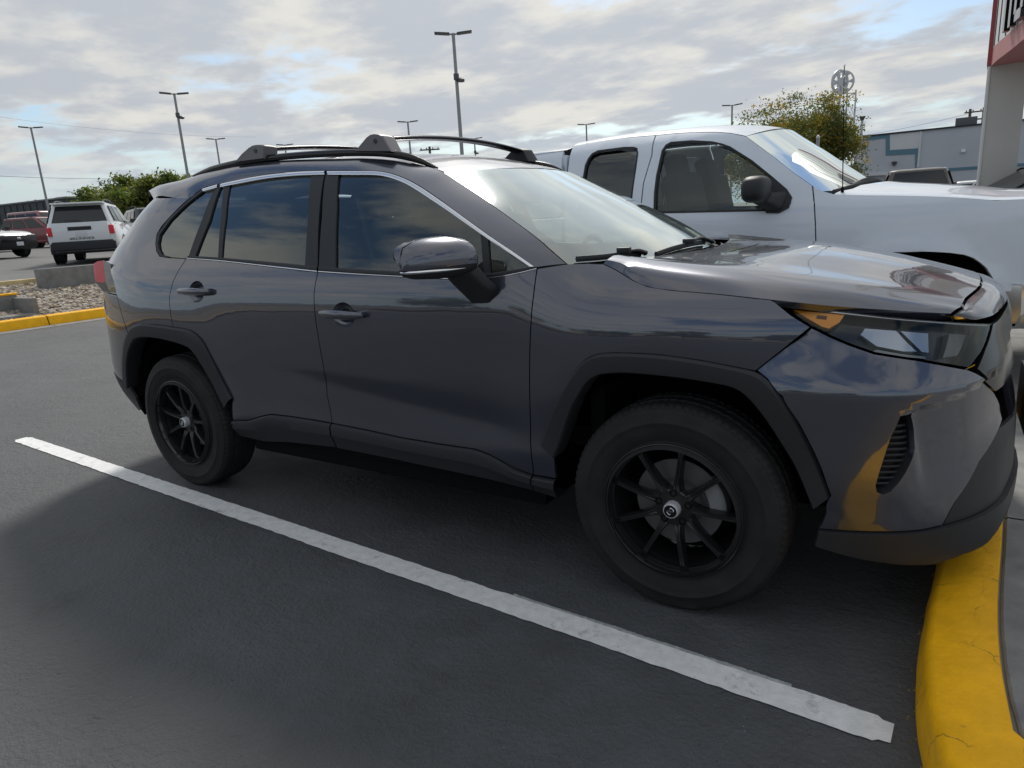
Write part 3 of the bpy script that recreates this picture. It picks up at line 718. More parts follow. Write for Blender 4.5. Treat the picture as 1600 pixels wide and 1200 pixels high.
pp('window_divider', [(351, 286), (360, 284.5), (352, 340), (345.5, 406), (340, 405.5), (345, 340)], PB, -.002)
pp('rear_door_quarter_glass', [(353, 287), (346, 288), (324, 345), (303, 403), (342, 406)], GLASS_P, -.008, 0)
pp('door_frame', [(346.5, 287), (341, 288), (319, 345), (296, 403), (304, 403.5), (327, 345)], PB, 0.0)
pp('rear_quarter_glass', [(341, 287), (317, 295), (287, 319), (264, 342), (247, 366), (244.5, 380), (246, 391), (251, 400), (295, 403.5)], GLASS_P, -.008, 0)
pp('quarter_glass_edge', [(339.5, 289), (335.5, 293), (314, 345), (293, 403), (299, 403.5), (320, 345), (343.5, 288)], PB, -.003)
pp('window_seal', [(316, 295.5), (287, 319), (263, 342.5), (246, 366), (243.3, 380), (245, 391.5), (250, 400.5), (262, 402.5), (262, 400), (253, 398), (248.5, 390), (247, 380), (249.5, 367), (266, 344), (289, 321), (318, 298)], PB, .001)

# --- mirror
def cage(name, V, F, material, parent, crease=(), level=2):
    me = bpy.data.meshes.new(name); me.from_pydata([tuple(v) for v in V], [], F); me.materials.append(material)
    me.polygons.foreach_set('use_smooth', [True]*len(me.polygons)); me.update()
    if crease:
        at = me.attributes.new('crease_edge', 'FLOAT', 'EDGE')
        ek = {tuple(sorted(e.vertices)): e.index for e in me.edges}
        for a, b, c in crease:
            if tuple(sorted((a, b))) in ek: at.data[ek[tuple(sorted((a, b)))]].value = c
    o = link(bpy.data.objects.new(name, me), parent)
    md = o.modifiers.new('sub', 'SUBSURF'); md.levels = level; md.render_levels = level
    return o
def mirror_sec(y, xr, xf, z0, z1, grow=0.0, n=40, sq=3.2):
    th = np.linspace(-np.pi/2, 1.5*np.pi, n, endpoint=False); c = np.cos(th); s = np.sin(th)
    cx = (xr+xf)/2; cz = (z0+z1)/2; a = (xf-xr)/2+grow; b = (z1-z0)/2+grow
    X = cx+a*np.sign(c)*np.abs(c)**(2/sq); Z = cz+b*np.sign(s)*np.abs(s)**(2/sq)
    X = X-np.where(c > 0, .045*np.clip((Z-cz)/b, 0, 1)**2, 0)     # front slopes back towards the top
    return np.stack([X, np.full(n, y), Z], -1)
msec = [(-1.163, -.815, -.80, 1.175, 1.205), (-1.160, -.835, -.785, 1.155, 1.225), (-1.150, -.845, -.765, 1.143, 1.240), (-1.12, -.85, -.735, 1.134, 1.254), (-1.07, -.845, -.70, 1.130, 1.264),
        (-1.01, -.83, -.672, 1.130, 1.268), (-.965, -.81, -.655, 1.132, 1.262), (-.950, -.80, -.662, 1.14, 1.252), (-.946, -.77, -.69, 1.17, 1.23)]
mir = loft('side_mirror', [mirror_sec(*s) for s in msec], TRIM, SUV, 50, True, True)
cap = []
for s in msec[1:-1]:
    R = mirror_sec(*s, grow=.0025, n=64); k = (R[:, 2] > 1.166); 
    z0 = 1.166; idx = np.where(k)[0]; R = R[idx[0]:idx[-1]+1]; cap.append(resample(R, 36))
e0 = cap[0].mean(0); e0[2] = 1.167
loft('mirror_cap', [e0+(cap[0]-e0)*k_+np.array([0, dy_, 0]) for k_, dy_ in ((.02, -.010), (.4, -.009), (.75, -.006), (.93, -.003))]+cap+[cap[-1].mean(0)+(cap[-1]-cap[-1].mean(0))*.3], PAINT, mir, 45)
sg = []
for s in msec[1:6]:
    R = mirror_sec(*s, grow=.003, n=200); f = R[R[:, 0] > (s[1]+s[2])/2]; j = np.argmin(np.abs(f[:, 2]-1.160)); sg.append(f[j])
R = mirror_sec(*msec[1], grow=.002, n=200); f = R[R[:, 0] < (msec[1][1]+msec[1][2])/2]; sg = [f[np.argmin(np.abs(f[:, 2]-1.160))]]+sg
tube('mirror_signal', spline(sg, 24), np.concatenate([[.002], np.full(14, .0075), np.linspace(.0075, .001, 9)]), BR, mir, 8, .8)
# arm down to the door skin
aT = [(-.80, -1.00, 1.136), (-.665, -1.00, 1.136), (-.655, -.955, 1.15), (-.80, -.955, 1.15)]
arm = [np.array([(-.775, -1.01, 1.138), (-.665, -1.00, 1.138), (-.650, -.955, 1.165), (-.775, -.955, 1.165)]),
       np.array([(-.765, -.985, 1.105), (-.655, -.975, 1.11), (-.630, -.93, 1.125), (-.765, -.93, 1.12)]),
       np.array([(-.748, -.945, 1.060), (-.640, -.94, 1.07), (-.612, -.90, 1.085), (-.748, -.895, 1.08)]),
       np.array([(-.735, -.915, 1.028), (-.660, -.912, 1.028), (-.628, -.885, 1.058), (-.735, -.88, 1.06)])]
def roundq(q, n=28, k=.3):
    q = np.asarray(q); P = []
    for i in range(4):
        a, b, c = q[i-1], q[i], q[(i+1) % 4]
        for t in np.linspace(0, 1, n//4): P.append((1-t)**2*(b+(a-b)*k)+2*t*(1-t)*b+t*t*(b+(c-b)*k))
    return np.array(P)
AR = [roundq(a) for a in arm]; AR = np.stack(AR); AR = np.stack([spline(AR[:, j], 14) for j in range(AR.shape[1])], 1)
loft('mirror_arm', list(AR), TRIM, mir, 50, True, True)
bbox('mirror_glass', (-.846, -1.05, 1.197), (.012, .16, .10), mat('mirror_glass', (.8, .8, .8), .02, 1.0), mir, .004)
mirror_tree(mir, SUV)

# --- wheels
CAPM = mat('bright_cap', (.78, .79, .82), .25, .35)
def build_wheel(cx, cy, phase, label):
    """wheel with its outer face towards -y; cz is the axle height"""
    cz = .358; root = None
    pr = [(-.02, .215), (.0, .232), (.006, .236), (.004, .245), (-.005, .262), (-.009, .280), (-.0105, .295), (-.0125, .298), (-.0125, .301), (-.0095, .304), (-.006, .326), (.0005, .343), (.004, .346), (.009, .3525), (.020, .3580),
          (.050, .3605), (.052, .3535), (.060, .3535), (.062, .361), (.094, .362), (.096, .3545), (.106, .3545), (.108, .362), (.140, .361), (.142, .3535), (.150, .3535), (.152, .3605), (.180, .3575), (.193, .350), (.203, .335),
          (.212, .30), (.208, .26), (.20, .235), (.19, .215)]
    seg = 252; th = np.linspace(0, 2*np.pi, seg, endpoint=False); rings = []
    for i, (a, r) in enumerate(pr):
        rr = np.full(seg, r)
        if 12 <= i <= 15: rr = rr-np.where((np.arange(seg)+(i-11)//2) % 3 == 0, .0055, 0)
        if 26 <= i <= 28: rr = rr-np.where((np.arange(seg)) % 3 == 0, .0055, 0)
        if i in (18, 19, 22, 23): rr = rr-np.where((np.arange(seg)+i) % 4 == 0, .003, 0)
        z_ = cz+rr*np.sin(th); z_ = np.maximum(z_, .0005)
        rings.append(np.stack([cx+rr*np.cos(th), np.full(seg, cy+a)-np.where(z_ < .03, .004, 0), z_], -1))
    tyre = loft('tyre', rings, RUBBER, None, 40, True)
    wh = empty('wheel', (0, 0, 0)); wh.parent = SUV; wh['label'] = label; tyre.parent = wh
    rim = lathe('rim', [(-.004, .2335), (-.009, .232), (-.010, .228), (-.006, .2245), (.004, .221), (.010, .219), (.016, .2185), (.03, .213), (.06, .205), (.10, .195), (.17, .20), (.195, .22)], (cx, cy, cz), RIM, wh, 96)
    lathe('rim_step', [(.016, .2185), (.018, .208), (.026, .206), (.035, .207)], (cx, cy, cz), RIM, rim, 96)
    # nine spokes: ridge along the middle, forked foot at the hub
    for k in range(9):
        a = phase+k*2*np.pi/9; er = np.array([math.cos(a), 0, math.sin(a)]); et = np.array([-math.sin(a), 0, math.cos(a)]); c = np.array([cx, cy, cz]); ey = np.array([0, 1., 0])
        R = []
        for r, wd, yo, dp in ((.040, .021, .030, .045), (.060, .0165, .026, .045), (.075, .013, .020, .042), (.10, .0100, .014, .040), (.15, .0090, .008, .038), (.19, .0095, .006, .035), (.212, .013, .008, .028), (.222, .020, .012, .020)):
            b = c+er*r
            R.append(np.array([b-et*wd+ey*(yo+dp), b-et*wd+ey*(yo+.006), b-et*wd*.72+ey*yo, b-et*wd*.30+ey*yo, b-et*wd*.12+ey*(yo+.0025), b+et*wd*.12+ey*(yo+.0025), b+et*wd*.30+ey*yo, b+et*wd*.72+ey*yo, b+et*wd+ey*(yo+.006), b+et*wd+ey*(yo+dp)]))
        loft('spoke', R, RIM, rim, 25)
        # small tab on the lip between the spokes
        for da in (-.10, .10):
            a2 = a+da; p = c+np.array([math.cos(a2), 0, math.sin(a2)])*.2235+ey*.000
            bbox('lip_tab', p, (.010, .010, .006), RIM, rim, .002, Matrix.Rotation(-a2, 3, 'Y'))
    # lug-nut plate with scalloped edge
    th = np.linspace(0, 2*np.pi, 90, endpoint=False)
    def scal(r, am, y): rr = r+am*np.cos(9*(th-phase)); return np.stack([cx+rr*np.cos(th), np.full(90, cy+y), cz+rr*np.sin(th)], -1)
    loft('hub_plate', [scal(.066, .004, .06), scal(.066, .004, .030), scal(.062, .004, .026), scal(.045, .001, .026), scal(.036, 0, .024), scal(.004, 0, .024)], RIM, rim, 40, True)
    for k in range(5):
        a = phase+k*2*np.pi/5+.3; p = (cx+.052*math.cos(a), cy+.024, cz+.052*math.sin(a))
        lathe('lug_nut', [(.004, .0125), (.0, .0125), (-.001, .0095), (.012, .0085), (.012, .001)], p, DARK, rim, 10)
    cap = lathe('centre_cap', [(.028, .0275), (.006, .0275), (-.002, .0262), (-.005, .0240), (-.0055, .0215)], (cx, cy, cz), CAPM, rim, 12)
    lathe('cap_face', [(-.0055, .0216), (-.0058, .020), (-.0045, .0195), (-.0045, .001)], (cx, cy, cz), TRIMG, cap, 40)
    # swirl emblem on the cap
    t = np.linspace(0, 2*np.pi, 60); cs, sn = math.cos(.8), math.sin(.8)
    ex = .0115*np.sin(t); ez = .0075*np.sin(2*t)
    tube('cap_emblem', np.stack([cx+ex*cs-ez*sn, np.full(60, cy-.0055), cz+ex*sn+ez*cs], -1), .0014, CHROME, cap, 5)
    # brake
    disc = lathe('brake_disc', [(.085, .150), (.083, .148), (.083, .085), (.075, .080), (.066, .075), (.066, .01)], (cx, cy, cz), STEEL, wh, 64)
    R = []
    for a in np.linspace(-.15, .75, 10):
        e = np.array([math.cos(a), 0, math.sin(a)]); c = np.array([cx, cy, cz])
        R.append(np.array([c+e*.105+[0, .060, 0], c+e*.115+[0, .048, 0], c+e*.150+[0, .046, 0], c+e*.165+[0, .056, 0], c+e*.168+[0, .10, 0], c+e*.105+[0, .10, 0]]))
    loft('brake_caliper', R, IRON, wh, 40, True, True)
    lathe('wheel_barrel_back', [(.17, .20), (.18, .01)], (cx, cy, cz), DARK, wh, 40)
    return wh
def turn_wheel(w):
    """the same wheel on the far side"""
    r = empty('wheel', (0, 0, 0)); r.parent = SUV
    def cp(o, par):
        n = o.copy(); COL.objects.link(n); n.parent = par
        for ch in o.children: cp(ch, n)
    for ch in w.children: cp(ch, r)
    r.scale = (1, -1, 1); return r
wf = build_wheel(0.0, -.903, rad(1), 'black multi-spoke front wheel with chrome centre cap')
wr = build_wheel(-2.69, -.903, rad(6), 'black multi-spoke rear wheel with chrome centre cap')
for w in (wf, wr): t = turn_wheel(w); t['label'] = 'black multi-spoke wheel on the far side'

# --- inside of the body: wheel housings, sills, floor, dark shell behind the panel gaps
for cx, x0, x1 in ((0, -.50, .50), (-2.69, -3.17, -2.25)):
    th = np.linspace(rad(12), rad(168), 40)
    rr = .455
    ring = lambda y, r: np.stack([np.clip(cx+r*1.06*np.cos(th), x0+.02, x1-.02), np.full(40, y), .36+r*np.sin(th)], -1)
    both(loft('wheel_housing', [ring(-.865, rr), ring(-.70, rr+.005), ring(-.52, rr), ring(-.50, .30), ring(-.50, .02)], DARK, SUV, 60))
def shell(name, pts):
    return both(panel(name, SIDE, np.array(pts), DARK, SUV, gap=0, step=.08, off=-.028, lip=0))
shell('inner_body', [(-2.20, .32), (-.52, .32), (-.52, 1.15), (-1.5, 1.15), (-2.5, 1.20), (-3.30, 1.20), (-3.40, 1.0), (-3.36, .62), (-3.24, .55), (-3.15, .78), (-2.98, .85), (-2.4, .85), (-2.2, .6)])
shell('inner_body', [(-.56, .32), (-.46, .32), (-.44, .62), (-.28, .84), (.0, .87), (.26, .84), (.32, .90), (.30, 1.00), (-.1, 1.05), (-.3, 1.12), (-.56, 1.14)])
xs = np.linspace(-3.4, .80, 30)
UB = np.stack([np.stack([np.full(9, x), np.linspace(-1, 1, 9)*(.80 if -3.2 < x < .5 else .62), np.full(9, .26)], -1) for x in xs if not (-.42 < x < .42 or -3.1 < x < -2.28)])
bbox('underbody', (-1.36, 0, .30), (1.70, 1.66, .10), DARK, SUV, .01); bbox('underbody', (-2.70, 0, .38), (.98, 1.02, .10), DARK, SUV, .01)
bbox('underbody', (-3.30, 0, .42), (.22, 1.46, .12), DARK, SUV, .01); bbox('underbody', (.0, 0, .33), (1.02, 1.0, .10), DARK, SUV, .01); bbox('underbody', (.62, 0, .29), (.24, 1.20, .10), DARK, SUV, .01)
bbox('engine_bay', (.16, 0, .76), (.84, 1.1, .40), DARK, SUV, .02); bbox('firewall', (-.30, 0, .75), (.06, 1.6, .70), DARK, SUV, .01)
tube('axle', [(-2.69, -.72, .36), (-2.69, .72, .36)], .035, DARK, SUV, 8); tube('axle', [(0, -.72, .36), (0, .72, .36)], .03, DARK, SUV, 8)

# --- tail: tailgate, rear window, bumper, lamps
def tail_rows(z0, z1, nz, k, bow, name, material):
    rows = []
    for z in np.linspace(z0, z1, nz):
        xe = float(tailx(z, k)); ye = float(W_suv(xe, z)); s = np.linspace(-1, 1, 21)
        rows.append(np.stack([xe-bow*(1-np.abs(s)**2.5), ye*s, np.full(21, z)], -1))
    return loft(name, rows, material, SUV, 50)
tail_rows(.56, 1.205, 12, .048, .10, 'tailgate', PAINT); tail_rows(1.205, 1.535, 8, .068, .13, 'rear_window', GLASS_P); tail_rows(.30, .56, 6, .038, .12, 'rear_bumper_face', TRIM)
sp0 = re_[-1]; rows = []
for dx, dz in ((0, 0), (-.025, -.008), (-.032, -.02), (-.02, -.03), (.12, -.03)):
    s = np.linspace(-1, 1, 21); rows.append(np.stack([sp0[0]-.09*(1-s**2)+dx, abs(sp0[1])*s*1.02, sp0[2]+dz+.03*(1-s**2)], -1))
loft('roof_spoiler', rows, PAINT, SUV, 40)
RED = mat('red_lamp_lens', (0.70, 0.05, 0.07), 0.35, spec=.25, var=(30, .1)); SMK = mat('smoked_lamp_lens', (0.10, 0.105, 0.115), 0.10, coat=1.0)
def wedge(name, pts, inner_dx, material, parent):
    A = P3(pts); B = A+np.array(inner_dx); n = len(A); c = A.mean(0)
    V = list(A)+list(B); F = [tuple(range(n))]+[(i, (i+1) % n, n+(i+1) % n, n+i) for i in range(n)]
    o = mesh_obj(name, V, F, material, parent, False)
    md = o.modifiers.new('bev', 'BEVEL'); md.width = .006; md.segments = 2; return o
tl = wedge('tail_light', [(146, 414, -.725), (152, 410, -.75), (162, 408.5, -.785), (166, 441, -.79), (158, 441.5, -.76), (149, 438.5, -.735)], (.10, .12, 0), RED, SUV)
wedge('lamp_side', [(162, 408.5, -.788), (172, 412.5, -.822), (182.5, 462, -.838), (172, 455, -.81), (165.5, 441, -.792)], (.03, .10, 0), SMK, tl)
wedge('lamp_base', [(150, 440, -.738), (166, 443, -.79), (181, 461, -.832), (160, 453, -.77)], (.05, .10, 0), TRIMG, tl)
mirror_tree(tl, SUV)

# --- roof rails and crossbars
rp = P3([(302, 275, -.56), (325, 266.5, -.575), (365, 256, -.585), (402, 249.5, -.59), (440, 245, -.592), (500, 240.5, -.594), (560, 238.5, -.594), (600, 239.5, -.594), (630, 243.5, -.592), (655, 250.5, -.588), (683, 263.5, -.582)])
rail = tube('roof_rail', spline(rp, 60), np.concatenate([np.linspace(.006, .016, 8), np.full(46, .016), np.linspace(.016, .007, 6)]), TRIMG, SUV, 10, 1.0); 
rl = mirrored(rail)
FOOT = mat('grey_rack_foot', (0.16, 0.155, 0.165), 0.45)
def crossbar(front_px, bar_px, y0=-.60):
    o = P3([(a, b, y0-.018) for a, b in front_px]); c = o.mean(0); n = len(o)
    inn = o+np.array([.0, .085, 0]); inn = inn.mean(0)+(inn-inn.mean(0))*np.array([.8, 1, .92])
    oo = c+(o-c)*.93+np.array([0, -.006, 0])
    foot = loft('crossbar_foot', [oo, o, o+np.array([0, .03, 0]), inn], FOOT, None, 30, True, True)
    bar = bpy.data.objects.new('roof_crossbar', None); link(bar, SUV); foot.parent = bar
    lathe('foot_lock', [(-.004, .010), (-.006, .009), (-.006, .001)], (c[0]+.012, y0-.022, c[2]-.002), TRIMG, foot, 16)
    xm = float(np.mean(o[np.argsort(o[:, 2])[-3:], 0])); zt = float(o[:, 2].max())
    yb = np.linspace(-.53, .53, 41); arch = .028*(1-(yb/.53)**2)
    R = []
    th = np.linspace(0, 2*np.pi, 14, endpoint=False)
    for y, a in zip(yb, arch): R.append(np.stack([xm+.036*np.cos(th)*np.abs(np.cos(th))**.0, np.full(14, y), zt-.016+a+.0115*np.sin(th)], -1))
    loft('bar', R, TRIMG, bar, 50, True, True)
    f2 = mirrored(foot); f2.parent = bar; f2.data = f2.data.copy(); f2.data.materials.clear(); f2.data.materials.append(TRIM)
crossbar([(555, 237), (563, 227), (573, 215), (579, 210.5), (585, 209), (592, 209.5), (598, 212), (606, 226), (612.5, 237)], None)
crossbar([(367, 254), (378, 241), (390, 230.5), (396, 227), (402, 226), (411, 226), (414, 228), (414, 238), (413.5, 248)], None, -.597)

# --- cowl, wipers
cow = []
for t in np.linspace(0, 1, 5):
    s = np.linspace(-1, 1, 25); k = 1-np.abs(s)**2.2
    cow.append(np.stack([-.36+.20*k+.18*t+0*s, .80*s*(1-.03*t), 1.135+.0*k-.022*math.sin(math.pi*t)-.01*t+.02*k*t], -1))
loft('cowl', cow, TRIM, SUV, 50)
def wiper(pts, arm_pts):
    w = bpy.data.objects.new('wiper', None); link(w, SUV)
    tube('blade', spline(pts, 20), .0075, TRIM, w, 6, 1.5); tube('arm', spline(arm_pts, 14), np.linspace(.007, .014, 14), TRIM, w, 8, .7)
    bbox('joint', np.array(arm_pts[0])+[0, 0, .005], (.05, .025, .022), TRIM, w, .005)
WF = cross(resample(pil, 160), 161, (.20, .10), (-.010, .020)).reshape(-1, 3); WFp = project(WF)
def on_glass(a, b, off=.014):
    p = WF[np.argmin(np.sum((WFp-[a, b])**2, 1))]; return p+np.array([.80, 0, .60])*off
wiper([on_glass(897, 409), on_glass(935, 406), on_glass(975, 402), on_glass(996, 402)], [on_glass(966, 402, .03), on_glass(985, 400.5, .035), on_glass(1000, 406, .03)])
wiper([on_glass(1021, 402), on_glass(1045, 393), on_glass(1075, 385), on_glass(1096, 382)], [on_glass(1068, 386, .03), on_glass(1086, 380, .035), on_glass(1104, 384, .03)])

# --- cabin
def cushion(name, c, s, parent, rot=None, material=SEAT, bev=.05): return bbox(name, c, s, material, parent, bev, rot, 4)
for y in (-.38, .38):
    for x, hr in ((-1.28, True), (-2.15, True)):
        st = bpy.data.objects.new('seat', None); link(st, SUV)
        tilt = Matrix.Rotation(rad(-16), 3, 'Y')
        cushion('seat_cushion', (x+.22, y, .72), (.52, .50, .18), st); cushion('backrest', (x-.10, y, 1.04), (.16, .48, .62), st, tilt)
        cushion('headrest', (x-.215, y, 1.44), (.10, .27, .17), st, tilt, SEAT, .035)
        for dy in (-.06, .06): tube('headrest_post', [(x-.19, y+dy, 1.30), (x-.205, y+dy, 1.40)], .006, CHROME, st, 6)
bbox('dashboard', (-.52, 0, 1.02), (.50, 1.46, .22), SEAT, SUV, .06); bbox('cabin_floor', (-1.7, 0, .52), (2.9, 1.5, .08), DARK, SUV, .01)
lathe('steering_wheel', [(0, .19), (.015, .175), (0, .16), (-.015, .175), (0, .19)], (-.86, .38, 1.02), TRIM, SUV, 32, 'x')
bbox('centre_console', (-1.0, 0, .74), (.9, .22, .26), SEAT, SUV, .04); bbox('rear_shelf', (-2.95, 0, 1.02), (.6, 1.2, .03), SEAT, SUV, .01)
bbox('rear_view_mirror', (-1.02, 0, 1.44), (.03, .24, .07), TRIM, SUV, .012)
for y in (-.645, .645): tube('seat_belt', [(-1.50, y*.98, 1.44), (-1.40, y*1.05, 1.2), (-1.33, y*1.08, .9)], .012, SEAT, SUV, 6, .4)
roof_in = RG.copy(); roof_in[:, :, 2] -= .045; roof_in[:, :, 1] *= .97
grid_obj('headliner', roof_in, mat('headliner', (.42, .41, .39), .9), SUV)
bbox('plate_bracket', (.972, 0, .60), (.02, .34, .19), TRIM, SUV, .006); bbox('front_plate', (.984, 0, .605), (.004, .305, .152), mat('plate_white', (.72, .74, .76), .35), SUV, .002)
# ================================================================== the white pickup in the next bay
TRUCK = empty('pickup_truck'); tag(TRUCK, 'white extended-cab pickup truck with a bed cap, parked behind the grey SUV', 'truck')
TY = 3.02
WHITE = mat('white_paint', (0.68, 0.745, 0.83), 0.35, 0.0, 1.0, 0.03)
tprof = Cubic([.40, .60, .80, 1.00, 1.12, 1.22, 1.29, 1.34, 1.45, 1.60, 1.72, 1.80, 1.84], [.985, 1.002, 1.014, 1.020, 1.018, 1.008, .992, .972, .935, .878, .828, .780, .735])
def W_t(x, z):
    x = np.asarray(x, float); z = np.asarray(z, float); w = tprof(z)
    w = w-.10*np.clip((x-.55)/1.0, 0, 2)**2
    for cx in (.50,):
        r = np.hypot(x-cx, z-.40); w = w+.022*np.exp(-((r-.55)/.10)**2)*sstep(.5, .8, z)
    return w-.55*np.clip(z-1.26, 0, 1)**2*sstep(.0, .25, x)*6
TS = Side(W_t, TY, -1); T = TS.hit; T3 = TS.hit3
def tboth(o): return o, mirrored(o, TY)
def tmirror(o, parent):
    n = mirrored(o, TY); n.parent = parent
    for ch in list(o.children): tmirror(ch, n)
fw = [(1021, 329), (1022, 300), (1025, 275), (1034, 235), (1040, 226), (1048, 221.5), (1081, 219), (1112.5, 220.6), (1128, 224), (1140.6, 228.4), (1175, 250), (1206, 275), (1228, 294), (1236, 305), (1236, 318), (1226, 328), (1195, 330), (1100, 332), (1031, 333.5), (1024, 332.5)]
def px_in(P, d):
    P = np.array(P, float); return inset(P, d)
dpoly = np.vstack([T([(1025, 211.5), (1055, 208.5), (1085, 206.8), (1120, 206.5), (1145, 208.5), (1166, 213), (1206, 242.5), (1237.5, 267.5), (1269, 290), (1272, 320), (1273.5, 350), (1274.5, 385)]),
                   [[-.04, .85], [-.08, .58], [-1.22, .58], [-1.22, .9]], T([(1001, 340), (1002.5, 317.5), (1006, 286), (1013, 262), (1019, 242.5)])])
tdoor = panel('front_door', TS, dpoly, WHITE, TRUCK, holes=[T(fw)], step=.05, lip=.03)
panel('door_glass', TS, T(px_in(fw, 1.5)), GLASS_T if 'GLASS_T' in globals() else glass('truck_side_glass', (.74, .80, .78)), tdoor, gap=0, lip=0, off=-.022, step=.08)
ring = T(fw); ring2 = T(px_in(fw, 3.2)); A = TS(*ring.T); B = TS(*ring2.T)
SEAL = mat('rubber_seal', (.012, .012, .013), .6)
loft('window_seal', [np.vstack([A, A[:1]])+[0, -.002, 0], np.vstack([B, B[:1]])+[0, .0, 0], np.vstack([B, B[:1]])+[0, .022, 0]], SEAL, tdoor, 40)
rw = [(911, 276), (914, 258), (919, 247), (925, 239.5), (934, 234.8), (975, 229.4), (990, 229.2), (996, 231), (997.5, 239), (994, 265), (989, 300), (985, 330), (940, 330), (904, 328)]
rpoly = np.vstack([T([(896, 228.5), (940, 220.5), (985, 214.5), (1024, 211.5), (1018, 242), (1012, 262), (1005, 286), (1001.5, 317), (1000, 340)]), [[-1.23, .9], [-1.23, .58], [-1.85, .58], [-1.86, 1.0]], T([(884, 300), (887.5, 264)])])
trdoor = panel('rear_door', TS, rpoly, WHITE, TRUCK, holes=[T(rw)], step=.05, lip=.03)
panel('door_glass', TS, T(px_in(rw, 1.5)), GLASS_P, trdoor, gap=0, lip=0, off=-.02, step=.08)
ring = T(rw); ring2 = T(px_in(rw, 2.6)); A = TS(*ring.T); B = TS(*ring2.T)
loft('window_seal', [np.vstack([A, A[:1]])+[0, -.002, 0], np.vstack([B, B[:1]]), np.vstack([B, B[:1]])+[0, .02, 0]], SEAL, trdoor, 40)
bbox('door_handle', (-1.10, TY-1.035, 1.13), (.19, .03, .035), WHITE, tdoor, .01)
tmirror(tdoor, TRUCK); tmirror(trdoor, TRUCK)
# fender, with the arch
th = np.linspace(rad(160), rad(4), 26); ax, az, ar = .50, .40, .555
arch = np.stack([ax+ar*.93*np.sign(np.cos(th))*np.abs(np.cos(th))**.85, az+ar*np.abs(np.sin(th))**.8], -1)
archp = T([(1415, 394.5), (1440, 393.5), (1459, 394), (1485, 395.5), (1507, 398.5), (1521, 403.5), (1532, 411), (1541, 419), (1548, 430), (1556, 444), (1562, 457)])
archl = np.stack([2*ax-archp[:, 0], archp[:, 1]], -1)[::-1]
arch = np.vstack([[[ax-.50, .52]], archl[archl[:, 0] < ax-.02], archp[archp[:, 0] > ax-.02]])
fpoly = np.vstack([T([(1270, 290.5), (1285, 298), (1303, 303), (1330, 305), (1400, 305.5), (1465, 307), (1510, 309.5), (1555, 313)]), [[1.25, 1.24], [1.42, 1.16], [1.48, 1.05], [1.47, .76]], arch[::-1], [[-.02, .50], [-.075, .58], [-.035, .85]], T([(1275.5, 385), (1274.5, 350), (1273, 320)])])
tf = panel('front_fender', TS, fpoly, WHITE, TRUCK, step=.05, lip=.04); tboth(tf)
tboth(loft('wheel_housing', [TS(*arch.T)+[0, .03, 0], TS(*arch.T)+[0, .35, 0], TS(*(arch.mean(0)+(arch-arch.mean(0))*.05).T)+[0, .36, 0]], DARK, TRUCK, 60))
# bed side and cap
bpoly = [(-1.90, .58), (-2.56, .58), (-2.62, .80), (-2.80, .95), (-3.14, 1.0), (-3.48, .95), (-3.66, .80), (-3.72, .58), (-4.25, .62), (-4.30, 1.28), (-1.90, 1.28)]
tboth(panel('bed_side', TS, bpoly, WHITE, TRUCK, step=.08, lip=.03))
cpoly = [(-1.93, 1.30), (-4.28, 1.30), (-4.20, 1.74), (-4.1, 1.80), (-2.2, 1.83), (-1.98, 1.82)]
capw = [(-2.12, 1.42), (-3.9, 1.42), (-3.85, 1.66), (-3.75, 1.70), (-2.22, 1.715), (-2.13, 1.68)]
bc = panel('bed_cap', TS, cpoly, WHITE, TRUCK, step=.08, lip=.03, holes=[capw]); panel('cap_window', TS, capw, GLASS_P, bc, gap=0, lip=0, step=.1, off=-.008); tmirror(bc, TRUCK)
rows = []
for x in np.linspace(-4.15, -1.95, 8):
    s = np.linspace(-1, 1, 15); z0 = 1.80+.02*(x+4.15)/2.2
    rows.append(np.stack([np.full(15, x), TY+.765*s, z0+.05*(1-s**4)], -1))
loft('cap_roof', rows, WHITE, TRUCK, 50)
bbox('cap_rear', (-4.22, TY, 1.52), (.05, 1.66, .52), GLASS_P, TRUCK, .01); bbox('tailgate', (-4.30, TY, .95), (.06, 1.9, .66), WHITE, TRUCK, .02); bbox('bed_floor', (-3.1, TY, .70), (2.3, 1.5, .06), DARK, TRUCK)
bbox('cap_front', (-1.96, TY, 1.40), (.04, 1.60, .76), WHITE, TRUCK, .01)
# roof, screen, bonnet
drip = T3([(896, 228), (940, 220), (985, 214), (1024, 211), (1055, 208), (1085, 206.3), (1120, 206), (1145, 208), (1166, 212.5)])
def tcross(edge, ny, bow, lift, pw=2.2):
    o_ = []
    for i, p in enumerate(edge):
        t = i/(len(edge)-1); s = np.linspace(-1, 1, ny); k = 1-np.abs(s)**pw; b = bow[0]+(bow[1]-bow[0])*t; l = lift[0]+(lift[1]-lift[0])*t
        o_.append(np.stack([p[0]+b*k, TY+abs(p[1]-TY)*s, p[2]+l*k], -1))
    return np.stack(o_)
grid_obj('roof', tcross(resample(drip, 24), 31, (-.05, .16), (.075, .075), 2.6), WHITE, TRUCK)
wse = T3([(1166, 213), (1206, 242.5), (1237.5, 267.5), (1269, 290), (1282, 299)]); wse = resample(wse, 20)
TW = tcross(wse, 31, (.16, .30), (.075, .0), 2.4)
tws = grid_obj('windshield', TW, glass('truck_windshield_glass', (.50, .60, .58), k_=1.8), TRUCK)
for a, b in ((0, 2), (29, 31)): grid_obj('windshield_border', TW[:, a:b]+np.array([-.004, 0, -.006]), SEAL, tws)
grid_obj('windshield_border', TW[16:20]+np.array([-.004, 0, -.006]), SEAL, tws)
he = T3([(1303, 304), (1330, 305.3), (1400, 305.8), (1465, 307.3), (1510, 309.8), (1555, 313.3)])
